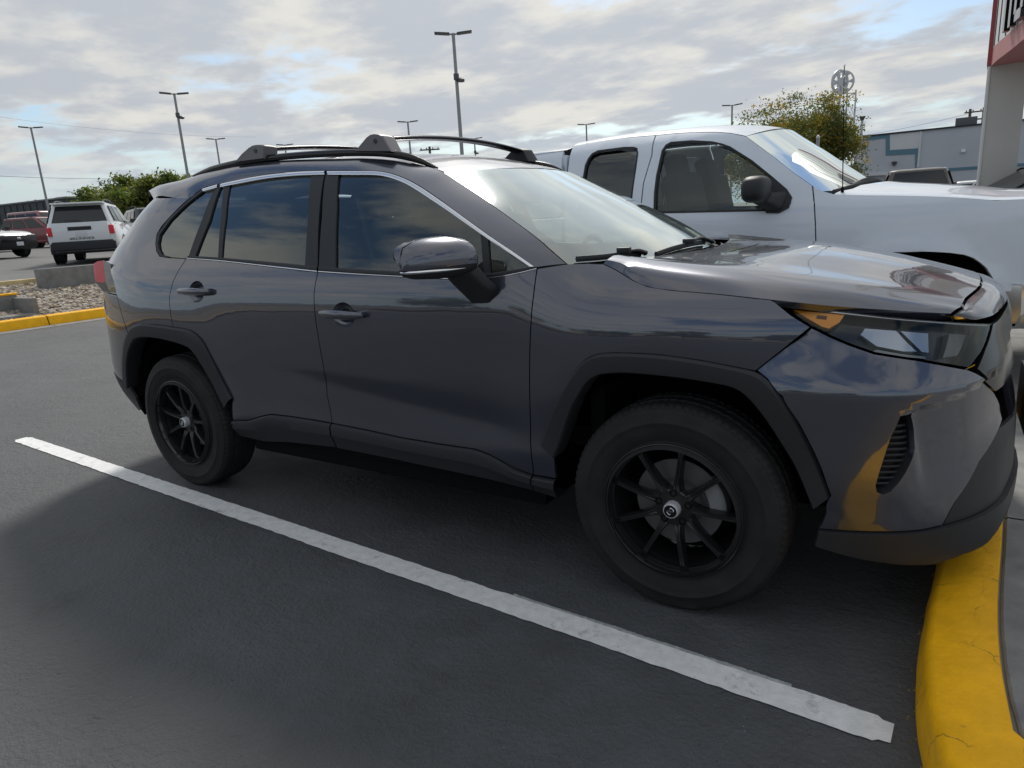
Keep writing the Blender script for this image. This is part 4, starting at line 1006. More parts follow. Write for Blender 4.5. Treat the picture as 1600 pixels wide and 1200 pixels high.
he = np.vstack([he, [[1.25, TY-float(W_t(1.25, 1.24)), 1.24], [1.42, TY-float(W_t(1.42, 1.16)), 1.16]]]); he = resample(he, 24)
HB = []
for i, p in enumerate(he):
    t = i/23; hw = abs(p[1]-TY); s = np.array([-1, -.985, -.95, -.90, -.84, -.76, -.6, -.4, -.2, 0, .2, .4, .6, .76, .84, .90, .95, .985, 1])
    up = np.interp(np.abs(s), [0, .4, .6, .76, .84, .90, .95, .985, 1.0], [.075, .068, .060, .050, .030, .024, .020, .010, 0])*(1-.3*t)
    k = 1-np.abs(s)**2.5
    HB.append(np.stack([p[0]+.26*k*(1-t)*(1-t)+.13*k*t, TY+hw*s, p[2]+up], -1))
thood = grid_obj('bonnet', np.stack(HB), WHITE, TRUCK, 40)
cw = [np.stack([np.linspace(-1, 1, 21)*0+p0+.28*(1-np.abs(np.linspace(-1, 1, 21))**2.4), TY+.93*np.linspace(-1, 1, 21), np.full(21, z0)], -1) for p0, z0 in ((-.10, 1.335), (.06, 1.325), (.22, 1.32))]
loft('cowl', cw, TRIM, TRUCK, 50)
def tw_(pts, r): return tube('wiper', spline(pts, 20), r, TRIM, TRUCK, 6, 1.3)
tw_([pxl(1303, 300, y=2.12), pxl(1330, 292, y=2.35), pxl(1352, 285.5, y=2.6), pxl(1370, 282, y=2.8)], .014); tw_([pxl(1332, 290, y=2.40), pxl(1358, 280.5, y=2.70), pxl(1384, 288, y=2.95)], .014)
tube('antenna', [T3([(1315, 304)])[0]+[0, .03, 0], T3([(1315, 304)])[0]+[0, .03, .04], T3([(1315, 304)])[0]+[0, .03, .05], pxl(1319, 102, y=T3([(1315, 304)])[0][1]+.03)], [.012, .009, .0035, .002], DARK, TRUCK, 6)
# nose
rows = []
for z_, dx, in ((1.16, 0), (1.10, .03), (.80, .05), (.76, .03)):
    s = np.linspace(-1, 1, 15); rows.append(np.stack([1.44+dx+.10*(1-s**2), TY+.93*s, np.full(15, z_)], -1))
loft('grille', rows, TRIMG, TRUCK, 40)
rows = []
for z_, dx in ((.77, 0), (.76, .06), (.60, .07), (.52, .05), (.50, 0)):
    s = np.linspace(-1, 1, 25); k = 1-np.abs(s)**8; rows.append(np.stack([1.03+.50*k+dx+.06*(1-s**2), TY+1.0*s, np.full(25, z_)], -1))
loft('front_bumper', rows, CHROME, TRUCK, 40)
bbox('bumper_end', (1.22, TY-.97, .645), (.42, .05, .235), mat('bumper_chrome', (.58, .56, .52), .28, .9), TRUCK, .02)
# mirror
def sup(c, r, e, rings=12, seg=20):
    R = []
    for ph in np.linspace(-np.pi/2, np.pi/2, rings):
        t = np.linspace(0, 2*np.pi, seg, endpoint=False); cp = abs(math.cos(ph))**e
        R.append(np.stack([c[0]+r[0]*cp*np.sign(np.cos(t))*np.abs(np.cos(t))**e, c[1]+r[1]*cp*np.sign(np.sin(t))*np.abs(np.sin(t))**e, np.full(seg, c[2]+r[2]*math.copysign(abs(math.sin(ph))**e, ph))], -1))
    return R
mc = pxl(1182, 296, y=1.86)
tm = loft('side_mirror', sup(mc, (.080, .165, .085), .62), TRIM, TRUCK, 60, True)
tm2 = panel('mirror_sail', TS, T([(1205, 277), (1230, 296), (1238, 309), (1233, 325), (1217, 333.5), (1197, 333), (1197, 320)]), TRIM, tm, gap=0, off=.012, lip=.02, step=.05)
AR = [roundq(np.array([(mc[0]-.05, mc[1]+.02, mc[2]-.08), (mc[0]+.06, mc[1]+.02, mc[2]-.08), (mc[0]+.06, mc[1]+.10, mc[2]-.03), (mc[0]-.05, mc[1]+.10, mc[2]-.03)])),
      roundq(np.array([(mc[0]+.03, TY-1.03, mc[2]-.14), (mc[0]+.13, TY-1.03, mc[2]-.14), (mc[0]+.16, TY-.97, mc[2]-.02), (mc[0]+.02, TY-.97, mc[2]-.02)]))]
loft('mirror_arm', AR, TRIM, tm, 50, True, True)
tmirror(tm, TRUCK)
# cabin, chassis, wheels
for y in (TY-.40, TY+.40):
    st = bpy.data.objects.new('seat', None); link(st, TRUCK); tilt = Matrix.Rotation(rad(-14), 3, 'Y')
    cushion('seat_cushion', (-.72, y, .98), (.52, .54, .18), st); cushion('backrest', (-1.06, y, 1.28), (.18, .52, .60), st, tilt); cushion('headrest', (-1.16, y, 1.62), (.12, .30, .20), st, tilt, SEAT, .05)
cushion('rear_bench', (-1.65, TY, 1.10), (.3, 1.5, .5), TRUCK); bbox('dashboard', (-.22, TY, 1.22), (.40, 1.66, .16), SEAT, TRUCK, .05)
lathe('steering_wheel', [(0, .19), (.015, .175), (0, .16), (-.015, .175), (0, .19)], (-.50, TY+.40, 1.30), TRIM, TRUCK, 32, 'x')
bbox('cab_floor', (-.95, TY, .72), (1.8, 1.7, .1), DARK, TRUCK); bbox('chassis', (-1.4, TY, .50), (5.2, .9, .18), DARK, TRUCK, .02); bbox('rocker', (-.96, TY-.93, .52), (1.78, .12, .14), WHITE, TRUCK, .03); bbox('rocker', (-.96, TY+.93, .52), (1.78, .12, .14), WHITE, TRUCK, .03)
bbox('engine_block', (.6, TY, .85), (1.2, 1.0, .5), DARK, TRUCK, .05)
bbox('cab_back', (-1.86, TY, 1.05), (.04, 1.72, .60), DARK, TRUCK); bbox('rear_window', (-1.86, TY, 1.56), (.012, 1.36, .36), GLASS_W, TRUCK)
def plain_wheel(parent, c, r, w, side, rimmat=None, n=5):
    """side = -1: outer face towards -y"""
    s = side
    ty = lathe('wheel', [(-s*w*.5, r*.58), (s*w*.46, r*.60), (s*w*.5, r*.68), (s*w*.48, r*.85), (s*w*.40, r*.96), (s*w*.30, r), (-s*w*.30, r), (-s*w*.42, r*.95), (-s*w*.5, r*.8), (-s*w*.5, r*.58)], c, RUBBER, parent, 40)
    rm = lathe('rim', [(s*w*.46, r*.62), (s*w*.40, r*.58), (s*w*.15, r*.54), (s*w*.10, r*.02)], c, DARK, ty, 32)
    for k in range(n):
        a = k*2*np.pi/n+.3; e = np.array([math.cos(a), 0, math.sin(a)]); t = np.array([-math.sin(a), 0, math.cos(a)]); cc = np.array(c)
        R = [np.array([cc+e*rr*r-t*ww*r+[0, s*w*yo, 0], cc+e*rr*r+t*ww*r+[0, s*w*yo, 0], cc+e*rr*r+t*ww*r*.9+[0, s*w*(yo-.2), 0], cc+e*rr*r-t*ww*r*.9+[0, s*w*(yo-.2), 0]]) for rr, ww, yo in ((.02, .14, .34), (.25, .10, .36), (.59, .11, .42))]
        loft('spoke', R, rimmat or SATIN, ty, 30, True, True)
    return ty
for x in (.52, -3.12):
    for sd in (-1, 1): plain_wheel(TRUCK, (x, TY+sd*.86, .395), .395, .26, sd, None, 6)
# ================================================================== ground
def asphalt_mat(name, col, scale=1.0):
    M = bpy.data.materials.new(name); M.use_nodes = True; nt = M.node_tree; N = nt.nodes.new; L = nt.links.new; b = nt.nodes['Principled BSDF']
    tc = N('ShaderNodeTexCoord')
    def noise(sc, det, r=.6):
        n = N('ShaderNodeTexNoise'); n.inputs['Scale'].default_value = sc*scale; n.inputs['Detail'].default_value = det; n.inputs['Roughness'].default_value = r; L(tc.outputs['Object'], n.inputs['Vector']); return n.outputs['Fac']
    def rng(v, a, b_, c, d):
        r = N('ShaderNodeMapRange'); L(v, r.inputs['Value']); r.clamp = True
        for k, q in (('From Min', a), ('From Max', b_), ('To Min', c), ('To Max', d)): r.inputs[k].default_value = q
        return r.outputs[0]
    def mul(a, b_): n = N('ShaderNodeMath'); n.operation = 'MULTIPLY'; L(a, n.inputs[0]); L(b_, n.inputs[1]); return n.outputs[0]
    def add(a, b_): n = N('ShaderNodeMath'); n.operation = 'ADD'; L(a, n.inputs[0]); L(b_, n.inputs[1]); return n.outputs[0]
    def kx(a, v): n = N('ShaderNodeMath'); n.operation = 'MULTIPLY'; L(a, n.inputs[0]); n.inputs[1].default_value = v; return n.outputs[0]
    n_big = noise(.55, 5); n_mid = noise(5, 6); n_fine = noise(210, 3, .7); n_pit = noise(60, 4, .65)
    vor = N('ShaderNodeTexVoronoi'); vor.inputs['Scale'].default_value = 34*scale; L(tc.outputs['Object'], vor.inputs['Vector'])
    pit = rng(vor.outputs['Distance'], .03, .14, 0, 1)                # scattered pits in the seal coat
    few = rng(noise(3.1, 3), .52, .62, 1, 0)
    f = mul(mul(rng(n_big, .3, .7, .80, 1.2), rng(n_mid, .3, .7, .86, 1.14)), rng(n_fine, .25, .75, .72, 1.28))
    pitm = N('ShaderNodeMath'); pitm.operation = 'MAXIMUM'; L(pit, pitm.inputs[0]); L(few, pitm.inputs[1])
    f = mul(f, rng(pitm.outputs[0], 0, 1, .5, 1))
    v2 = N('ShaderNodeTexVoronoi'); v2.inputs['Scale'].default_value = 15*scale; L(tc.outputs['Object'], v2.inputs['Vector'])
    f = mul(f, mul(rng(v2.outputs['Distance'], .015, .05, 2.6, 1.0), rng(noise(1.3, 6, .7), .60, .72, 1.0, .72)))
    s = N('ShaderNodeVectorMath'); s.operation = 'SCALE'; s.inputs[0].default_value = col; L(f, s.inputs['Scale']); L(s.outputs[0], b.inputs['Base Color'])
    h = add(add(kx(n_pit, 1.0), kx(n_fine, .22)), add(kx(pitm.outputs[0], .5), add(kx(n_mid, .8), mul(kx(noise(22, 5, .6), 1.5), rng(noise(2.0, 4), .38, .62, .15, 1.2)))))
    bp = N('ShaderNodeBump'); bp.inputs['Strength'].default_value = .8; bp.inputs['Distance'].default_value = .010; L(h, bp.inputs['Height']); L(bp.outputs[0], b.inputs['Normal'])
    L(rng(n_mid, .3, .7, .58, .74), b.inputs['Roughness']); b.inputs['Specular IOR Level'].default_value = .45
    return M
ASPH = asphalt_mat('sealed_asphalt', (.075, .079, .084)); ASPH2 = asphalt_mat('older_asphalt', (.115, .115, .113), .7)
CONC = mat('concrete', (.21, .207, .20), .8, var=(9, .22), bump=(120, .35, .004)); CONCD = mat('grey_concrete', (.20, .20, .195), .8, var=(5, .25), bump=(90, .4, .005))
def yellow_mat():
    M = mat('yellow_kerb_paint', (.90, .455, .004), .6, spec=.3, var=(9, .12), bump=(38, .6, .006)); nt = M.node_tree; b = nt.nodes['Principled BSDF']
    tc = nt.nodes.new('ShaderNodeTexCoord'); n = nt.nodes.new('ShaderNodeTexNoise'); n.inputs['Scale'].default_value = 6.5; n.inputs['Detail'].default_value = 9; n.inputs['Roughness'].default_value = .72
    nt.links.new(tc.outputs['Object'], n.inputs['Vector']); r = nt.nodes.new('ShaderNodeMapRange'); r.inputs['From Min'].default_value = .635; r.inputs['From Max'].default_value = .70; nt.links.new(n.outputs['Fac'], r.inputs['Value'])
    mx = nt.nodes.new('ShaderNodeMixRGB'); old = b.inputs['Base Color'].links[0].from_socket; nt.links.new(r.outputs[0], mx.inputs[0]); nt.links.new(old, mx.inputs[1]); mx.inputs[2].default_value = (.12, .095, .04, 1)
    # hairline cracks and scuffs through the paint
    vo = nt.nodes.new('ShaderNodeTexVoronoi'); vo.feature = 'DISTANCE_TO_EDGE'; vo.inputs['Scale'].default_value = 3.4
    wn = nt.nodes.new('ShaderNodeTexNoise'); wn.inputs['Scale'].default_value = 5; wn.inputs['Detail'].default_value = 6; nt.links.new(tc.outputs['Object'], wn.inputs['Vector'])
    ad = nt.nodes.new('ShaderNodeVectorMath'); ad.operation = 'MULTIPLY_ADD'; nt.links.new(wn.outputs['Color'], ad.inputs[0]); ad.inputs[1].default_value = (.35, .35, .35); nt.links.new(tc.outputs['Object'], ad.inputs[2]); nt.links.new(ad.outputs[0], vo.inputs['Vector'])
    cr = nt.nodes.new('ShaderNodeMapRange'); cr.inputs['From Min'].default_value = .003; cr.inputs['From Max'].default_value = .010; cr.inputs['To Min'].default_value = .75; cr.inputs['To Max'].default_value = 0; nt.links.new(vo.outputs['Distance'], cr.inputs['Value'])
    gate = nt.nodes.new('ShaderNodeMapRange'); gate.inputs['From Min'].default_value = .48; gate.inputs['From Max'].default_value = .58; nt.links.new(wn.outputs['Fac'], gate.inputs['Value'])
    ml = nt.nodes.new('ShaderNodeMath'); ml.operation = 'MULTIPLY'; nt.links.new(cr.outputs[0], ml.inputs[0]); nt.links.new(gate.outputs[0], ml.inputs[1])
    m3 = nt.nodes.new('ShaderNodeMixRGB'); nt.links.new(ml.outputs[0], m3.inputs[0]); nt.links.new(mx.outputs[0], m3.inputs[1]); m3.inputs[2].default_value = (.25, .15, .02, 1)
    nt.links.new(m3.outputs[0], b.inputs['Base Color']); return M
YEL = yellow_mat()
g = mesh_obj('ground', [(-900, -900, -.06), (900, -900, -.06), (900, 900, -.06), (-900, 900, -.06)], [(0, 1, 2, 3)], mat('dry_ground', (.16, .15, .125), .9, var=(.2, .2))); tag(g, kind='structure')
lot = mesh_obj('parking_lot', [(-12.6, -60, 0), (14, -60, 0), (14, 120, 0), (-12.6, 120, 0)], [(0, 1, 2, 3)], ASPH); tag(lot, kind='structure')

# --- painted bay line: ragged edges, worn, an older ghost line beside it
def line_mat():
    M = mat('white_line_paint', (.74, .75, .75), .6, var=(26, .12), bump=(140, .5, .003)); nt = M.node_tree; b = nt.nodes['Principled BSDF']
    tc = nt.nodes.new('ShaderNodeTexCoord'); n = nt.nodes.new('ShaderNodeTexNoise'); n.inputs['Scale'].default_value = 9; n.inputs['Detail'].default_value = 10; n.inputs['Roughness'].default_value = .8
    nt.links.new(tc.outputs['Object'], n.inputs['Vector']); r = nt.nodes.new('ShaderNodeMapRange'); r.inputs['From Min'].default_value = .56; r.inputs['From Max'].default_value = .66; r.inputs['To Max'].default_value = .8; nt.links.new(n.outputs['Fac'], r.inputs['Value'])
    mx = nt.nodes.new('ShaderNodeMixRGB'); old = b.inputs['Base Color'].links[0].from_socket; nt.links.new(r.outputs[0], mx.inputs[0]); nt.links.new(old, mx.inputs[1]); mx.inputs[2].default_value = (.30, .295, .28, 1)
    nt.links.new(mx.outputs[0], b.inputs['Base Color']); return M
LINE = line_mat()
def ragged(name, A, B, w, amp, z, m, seed):
    r = np.random.default_rng(seed); n = 420; A = np.array(A); B = np.array(B); d = (B-A)/np.linalg.norm(B-A); nn = np.array([-d[1], d[0]])
    t = np.linspace(0, 1, n); k = lambda: np.convolve(r.normal(0, amp, n+8), np.ones(3)/3, 'same')[4:-4]+np.convolve(r.normal(0, amp*3, n+60), np.ones(41)/41, 'same')[30:-30]
    endr = lambda: np.where((t < .006) | (t > .994), -.012, 0)
    L_ = A+(B-A)*t[:, None]+nn*(w/2+k()+endr())[:, None]; R_ = A+(B-A)*t[:, None]-nn*(w/2+k()+endr())[:, None]
    V = [(*p, z) for p in L_]+[(*p, z) for p in R_]; F = [(i+1, i, n+i, n+i+1) for i in range(n-1)]
    return mesh_obj(name, V, F, m, None, False)
la = (pxl(1403, 1130, z=0)+pxl(1385, 1167, z=0))/2; lb = (pxl(15, 688, z=0)+pxl(50, 684, z=0))/2
o = ragged('bay_line', lb[:2], la[:2], .102, .0022, .004, LINE, 3); tag(o, kind='structure')
g0 = pxl(800, 929, z=0); g1 = pxl(1240, 1073, z=0)
o = ragged('bay_line_ghost', g0[:2]+[0, -.006], g1[:2]+[0, -.006], .024, .0016, .0025, mat('worn_line_paint', (.34, .36, .37), .7, var=(40, .35)), 5); tag(o, kind='structure')
# the line on the far side of the bay, under the cars
o = ragged('bay_line', (lb[0]+.05, lb[1]+2.75), (la[0], la[1]+2.75), .102, .0022, .004, LINE, 9); tag(o, kind='structure')

# --- near kerb and sidewalk
base = [(.80, 9.0), (.775, 5.0), (.765, 2.0), (.757, .6)]+[tuple(pxl(a, b, z=0)[:2]) for a, b in ((1460, 905), (1447, 960), (1437, 1020), (1431, 1080), (1432, 1130), (1440, 1200))]+[(.80, -1.50), (.95, -1.72), (1.28, -1.88), (2.6, -1.98), (6.0, -2.05)]
top = [(1.03, 9.0), (1.005, 5.0), (.995, 2.0), (.985, .6)]+[tuple(pxl(a, b, z=.13)[:2]) for a, b in ((1566, 845), (1562, 900), (1560, 960), (1566, 1040), (1580, 1110), (1600, 1165))]
top += [(1.02, -1.30), (1.13, -1.45), (1.38, -1.58), (2.6, -1.66), (6.0, -1.73)]
n = 160
Bc = spline([(*p, 0) for p in base], n); Tc = spline([(*p, .13) for p in top], n)
inn = Tc-Bc; inn[:, 2] = 0; inn /= np.linalg.norm(inn, axis=1)[:, None]; wdt = np.linalg.norm((Tc-Bc)[:, :2], axis=1)[:, None]
zu = np.array([0, 0, 1.])
wob = (RNG.normal(0, .0022, (n, 1)))
rows = [Bc-zu*.02+inn*wob, Bc+zu*.03+inn*wob, Bc+inn*.016+zu*.098, Bc+inn*.022+zu*.114, Bc+inn*.034+zu*.125, Bc+inn*.055+zu*.130, Bc+inn*(wdt*.7)+zu*.132, Bc+inn*(wdt-.008)+zu*.131, Bc+inn*(wdt-.001)+zu*.122, Bc+inn*wdt+zu*.05]
kerb = loft('kerb', rows, YEL, None, 50); tag(kerb, kind='structure')
# crumbs of paint and grit along the foot of the kerb
V = []; F = []
for i in range(420):
    k = RNG.integers(25, 120); p = Bc[k]-inn[k]*abs(RNG.normal(0, .016)); s = RNG.uniform(.0015, .0055); p = p+np.array([0, RNG.uniform(-.01, .01), s*.4])
    q = [p+s*np.array(v) for v in ((1, 0, -.3), (-.6, .9, -.3), (-.5, -.8, -.3), (.1, .1, .8))]; j = len(V); V += q; F += [(j, j+1, j+3), (j+1, j+2, j+3), (j+2, j, j+3), (j, j+2, j+1)]
tag(mesh_obj('kerb_grit', V, F, mat('paint_crumbs', (.22, .17, .08), .9, var=(80, .5)), None, False), 'loose grit and paint crumbs along the foot of the yellow kerb', 'grit', kind='stuff')
sw = empty('sidewalk'); sw['kind'] = 'structure'
bed = loft('bedding', [Tc+np.array([-.02, 0, -.014]), np.stack([np.full(n, 6.5), Tc[:, 1], np.full(n, .116)], -1)], CONCD, sw)
ys = [-1.60, .02, 1.62, 3.22, 4.82, 6.42, 9.0]
jx = [None, 2.60, 4.2, 5.8]
for a, b in zip(ys[:-1], ys[1:]):
    for x0, x1 in zip(jx[:-1], jx[1:]):
        yy = np.linspace(a+.006, b-.006, 14)
        if x0 is None:
            o_ = np.argsort(Tc[:, 1]); xl = np.interp(yy, Tc[o_, 1], Tc[o_, 0])+.006
        else: xl = np.full(14, x0+.006)
        xr = np.full(14, x1-.006); zc = .128
        lp = [np.stack([xl, yy, np.full(14, z_)], -1)+np.array([dx, 0, 0]) for z_, dx in ((.08, 0), (zc-.006, 0), (zc, .006))]+[np.stack([xr, yy, np.full(14, z_)], -1)+np.array([dx, 0, 0]) for z_, dx in ((zc, -.006), (zc-.006, 0), (.08, 0))]
        loft('concrete_slab', lp, CONC, sw, 40)
tag(mesh_obj('dealer_lawn', [(6.5, -20, .10), (40, -20, .10), (40, 60, .10), (6.5, 60, .10)], [(0, 1, 2, 3)], CONC), kind='structure').name = 'forecourt'

# ================================================================== left side: island and upper lot
UZ0, USL = .62, .022
def upz(x): return UZ0+USL*np.maximum(0, -(x+17.0))
UX = -16.2
xs = [UX, -25, -40, -70, -140, -400]
V = []; F = []
for i, x in enumerate(xs):
    z = float(upz(x)) if x > -75 else float(upz(-70)); V += [(x, -200, z), (x, 300, z)]
    if i: F.append((2*i-2, 2*i-1, 2*i+1, 2*i))
tag(mesh_obj('upper_lot', V, F, ASPH2, None, False), kind='structure')
# island ground
V = []; F = []; ny = 40; nx = 16
for i, x in enumerate(np.linspace(-12.35, UX+.05, nx)):
    for y in np.linspace(-14, 30, ny):
        V.append((x, y, .10+(UZ0-.14)*sstep(-12.35, UX, -(-12.35-x)-12.35) if False else .10+(UZ0-.16)*((-12.35-x)/(-12.35-UX))+.02*math.sin(3*y)*math.sin(2*x)))
for i in range(nx-1):
    for j in range(ny-1): F.append((i*ny+j, i*ny+j+1, (i+1)*ny+j+1, (i+1)*ny+j))
tag(mesh_obj('island', V, F, mat('island_soil', (.21, .18, .145), .95, var=(3, .3))), kind='structure')
def isl(x): return .10+(UZ0-.16)*((-12.35-x)/(-12.35-UX))
# gravel
def stones(n, x0, x1, y0, y1, smin, smax, seed):
    r = np.random.default_rng(seed); ico = bmesh.new(); bmesh.ops.create_icosphere(ico, subdivisions=1, radius=1.0); bv = np.array([v.co[:] for v in ico.verts]); bf = [[v.index for v in f.verts] for f in ico.faces]; ico.free()
    V = []; F = []; MI = []
    for i in range(n):
        x = r.uniform(x0, x1); y = r.uniform(y0, y1); s = r.uniform(smin, smax)*np.array([r.uniform(.7, 1.3), r.uniform(.7, 1.3), r.uniform(.45, .8)]); a = r.uniform(0, 6.28); c, sn = math.cos(a), math.sin(a)
        v = (bv+r.normal(0, .14, bv.shape))*s; v = np.stack([v[:, 0]*c-v[:, 1]*sn, v[:, 0]*sn+v[:, 1]*c, v[:, 2]], -1)+[x, y, isl(x)+s[2]*.3]
        j = len(V)*1; V.append(v); F += [[q+i*12 for q in f] for f in bf]; MI += [int(r.integers(0, 4))]*20
    return np.vstack(V), F, MI
V, F, MI = stones(9500, UX+.1, -12.4, -1.0, 7.5, .018, .052, 4)
gr = mesh_obj('gravel', V, F, mat('gravel_tan', (.36, .30, .23), .9), None, False)
for nm, c in (('gravel_pale', (.46, .41, .34)), ('gravel_brown', (.20, .15, .11)), ('gravel_grey', (.28, .26, .24))): gr.data.materials.append(mat(nm, c, .9))
gr.data.polygons.foreach_set('material_index', MI); tag(gr, 'tan and brown river gravel covering the island behind the yellow kerb', 'gravel', kind='stuff')
# island kerb, in cast lengths
ik = empty('island_kerb'); ik['kind'] = 'structure'
ky = [-14, -10, -6.5, -3.2, -.2, 2.62, 5.6, 8.6, 11.6, 15, 19, 24, 30]
def kx_(y): return -12.22+.06*(y-2.0)
for a, b in zip(ky[:-1], ky[1:]):
    yy = np.linspace(a+.008, b-.008, 8); x = kx_(yy); q = lambda dx, z: np.stack([x+dx, yy, np.full(8, z)], -1)
    loft('kerb_length', [q(.03, -.02), q(.01, .05), q(-.02, .155), q(-.04, .172), q(-.18, .175), q(-.195, .16), q(-.20, .02)], YEL, ik, 40)
    loft('gutter', [q(.28, .004), q(.03, .012)], CONC, ik)
# retaining block and edging kerb of the upper lot
c0_ = pxl(62, 421, x=-15.2); c1_ = pxl(175, 410, x=-15.2)
bl = bbox('retaining_wall', (-15.35, (c0_[1]+6.4)/2, .54), (.26, 6.4-c0_[1], .66), CONCD, None, .012); tag(bl, 'low grey concrete retaining wall standing in the gravel island', 'wall')
uk = loft('upper_kerb', [np.array([(UX+.16, y, z) for y in np.linspace(-30, 60, 30)]) for z in (.30, .60)]+[np.array([(UX+dx, y, z) for y in np.linspace(-30, 60, 30)]) for dx, z in ((.14, .655), (-.02, .66), (-.03, .60))], mat('faded_yellow_paint', (.50, .40, .20), .7, var=(3, .3)), None, 40); tag(uk, kind='structure')
# kerb inlet at the left edge
ib = pxl(20, 492, z=.16)
ir = empty('kerb_inlet', (0, 0, 0)); tag(ir, 'concrete drain inlet with a yellow rim set in the gravel', 'drain')
ix, iy = -13.1, float(pxl(40, 480, x=-13.1)[1])
bbox('side_wall', (ix, iy, .27), (.75, .10, .38), CONC, ir, .015); bbox('side_wall', (ix, iy-1.3, .27), (.75, .10, .38), CONC, ir, .015)
bbox('back_wall', (ix-.38, iy-.65, .30), (.10, 1.38, .42), CONC, ir, .015); bbox('rim', (ix-.38, iy-.65, .525), (.13, 1.42, .035), YEL, ir, .012); bbox('apron', (ix+.12, iy-.65, .14), (.62, 1.2, .12), CONC, ir, .01)
# ================================================================== things further off
def away(px_, py_, d):
    """ground position at depth d along the line of sight through the pixel column"""
    r_ = ray(px_, py_); return CAM[0]+r_[0]*d, CAM[1]+r_[1]*d
def aim(px_, py_): r_ = ray(px_, py_); return math.atan2(r_[1], r_[0])
def rrect(x0, x1, hw, z, r=.18, n=6):
    P = []
    for cx, cy, a0 in ((x1-r, hw-r, 0), (x0+r, hw-r, 90), (x0+r, -hw+r, 180), (x1-r, -hw+r, 270)):
        for t in np.linspace(0, 90, n): a = rad(a0+t); P.append((cx+r*math.cos(a), cy+r*math.sin(a), z))
    return np.array(P)
def quad(name, pts, material, parent, th=.004): 
    A = np.array(pts, float); nrm = np.cross(A[1]-A[0], A[2]-A[0]); nrm /= np.linalg.norm(nrm); n_ = len(A)
    V = list(A+nrm*th)+list(A-nrm*.01); F = [tuple(range(n_))]+[(i, n_+i, n_+(i+1) % n_, (i+1) % n_) for i in range(n_)]
    return mesh_obj(name, V, F, material, parent, False)
CARGLASS = mat('dark_car_glass', (.02, .023, .026), .05, coat=.0, spec=.6)
def road_car(name, label, loc, heading, col, L=4.8, Wd=1.9, Ht=1.75, belt=1.08, hood=1.05, lower=None, style='suv', group=None, rails=True, cat='car', rwin=True):
    R0 = empty(name, loc, heading); tag(R0, label, cat, group)
    P_ = mat('paint_'+col[0], col[1], .35, col[2], 1.0, .03); h = L/2; w = Wd/2; low = lower or P_
    st = [(-h, .80, .50, belt-.10), (-h+.06, .92, .42, belt-.02), (-h+.35, .985, .34, belt), (-.2*L, 1.0, .30, belt), (.12*L, 1.0, .30, belt-.01), (.24*L, .995, .32, hood+.01), (.36*L, .97, .34, hood-.03), (h-.22, .90, .36, hood-.12), (h-.05, .80, .40, hood-.24), (h, .70, .46, hood-.38)]
    rings = []
    for x, k, zb, zt in st:
        ww = w*k; half = [(0, zb), (.85*ww, zb), (.97*ww, zb+.10), (ww, zb+.26*(zt-zb)), (ww*1.005, zb+.6*(zt-zb)), (.985*ww, zb+.86*(zt-zb)), (.93*ww, zt), (.5*ww, zt+.02), ]
        ring = [(x, y, z) for y, z in half]+[(x, -y, z) for y, z in half[::-1] if y > 0]; rings.append(np.array(ring))
    RR = np.stack(rings); RR = np.stack([spline(RR[:, j], 36) for j in range(RR.shape[1])], 1)
    loft('body', list(RR), P_, R0, 35, True, True)
    bbox('lower_cladding', (0, 0, .40), (L*.90, Wd*.985, .22), low, R0, .05)
    x0, x1, t0, t1 = {'suv': (-h+.06, .20*L, -h+.36, .02*L), 'wagon': (-h+.05, .22*L, -h+.42, .02*L), 'sedan': (-.40*L, .20*L, -.22*L, .02*L), 'pickup': (-.10*L, .22*L, -.075*L, .07*L), 'van': (-h+.04, .30*L, -h+.15, .13*L)}[style]
    gw0, gw1 = w*.945, w*.76; zr = Ht
    gh = [rrect(x0, x1, gw0, belt-.03, .26), rrect(t0, t1, gw1, zr-.05, .22), rrect(t0+.05, t1-.06, gw1-.06, zr-.018, .2), rrect(t0+.16, t1-.2, gw1-.2, zr, .18)]
    loft('cabin', gh, P_, R0, 30, True, True)
    def gp(t, s, face):   # t: 0 belt .. 1 roof edge ; s along
        z = belt+(zr-.05-belt)*t; xa = x0+(t0-x0)*t; xb = x1+(t1-x1)*t; yw = gw0+(gw1-gw0)*t
        if face == 'L': return (xb+(xa-xb)*s, yw+.012, z)
        if face == 'R': return (xa+(xb-xa)*s, -yw-.012, z)
        if face == 'B': return (xa-.010, -(yw-.10)+2*(yw-.10)*s if True else 0, z)
        return (xb+.010, (yw-.08)-2*(yw-.08)*s, z)
    def pane(nm, face, s0, s1, a=.10, b=.88, m=CARGLASS): return quad(nm, [gp(a, s0, face), gp(a, s1, face), gp(b, s1, face), gp(b, s0, face)], m, R0, .006)
    if style == 'pickup': cuts = ((.10, .47), (.53, .86))
    else: cuts = ((.06, .27), (.31, .58), (.62, .92))
    for face in 'LR':
        for a, b in (cuts if face == 'R' else [(1-b, 1-a) for a, b in cuts]): pane('side_window', face, a, b)
    pane('windshield', 'F', .03, .97, .04, .94)
    if rwin: pane('rear_window', 'B', .04, .96, .08, .90)
    for sx in (-.30*L if style != 'pickup' else -.31*L, .305*L):
        for sd in (-1, 1): plain_wheel(R0, (sx, sd*(w-.12), .36), .36, .23, sd)
        for sd in (-1, 1): lathe('wheel_arch', [(0, .43), (sd*.012, .43), (sd*.014, .37), (-sd*.05, .36)], (sx, sd*w*1.0, .38), low if lower else TRIM, R0, 28)
    if rails and style in ('suv', 'wagon'):
        for sd in (-1, 1): tube('roof_rail', spline([(t0+.15, sd*(gw1-.09), zr-.02), (t0+.3, sd*(gw1-.08), zr+.05), (t1-.5, sd*(gw1-.08), zr+.05), (t1-.25, sd*(gw1-.09), zr-.02)], 12), .022, TRIM, R0, 6)
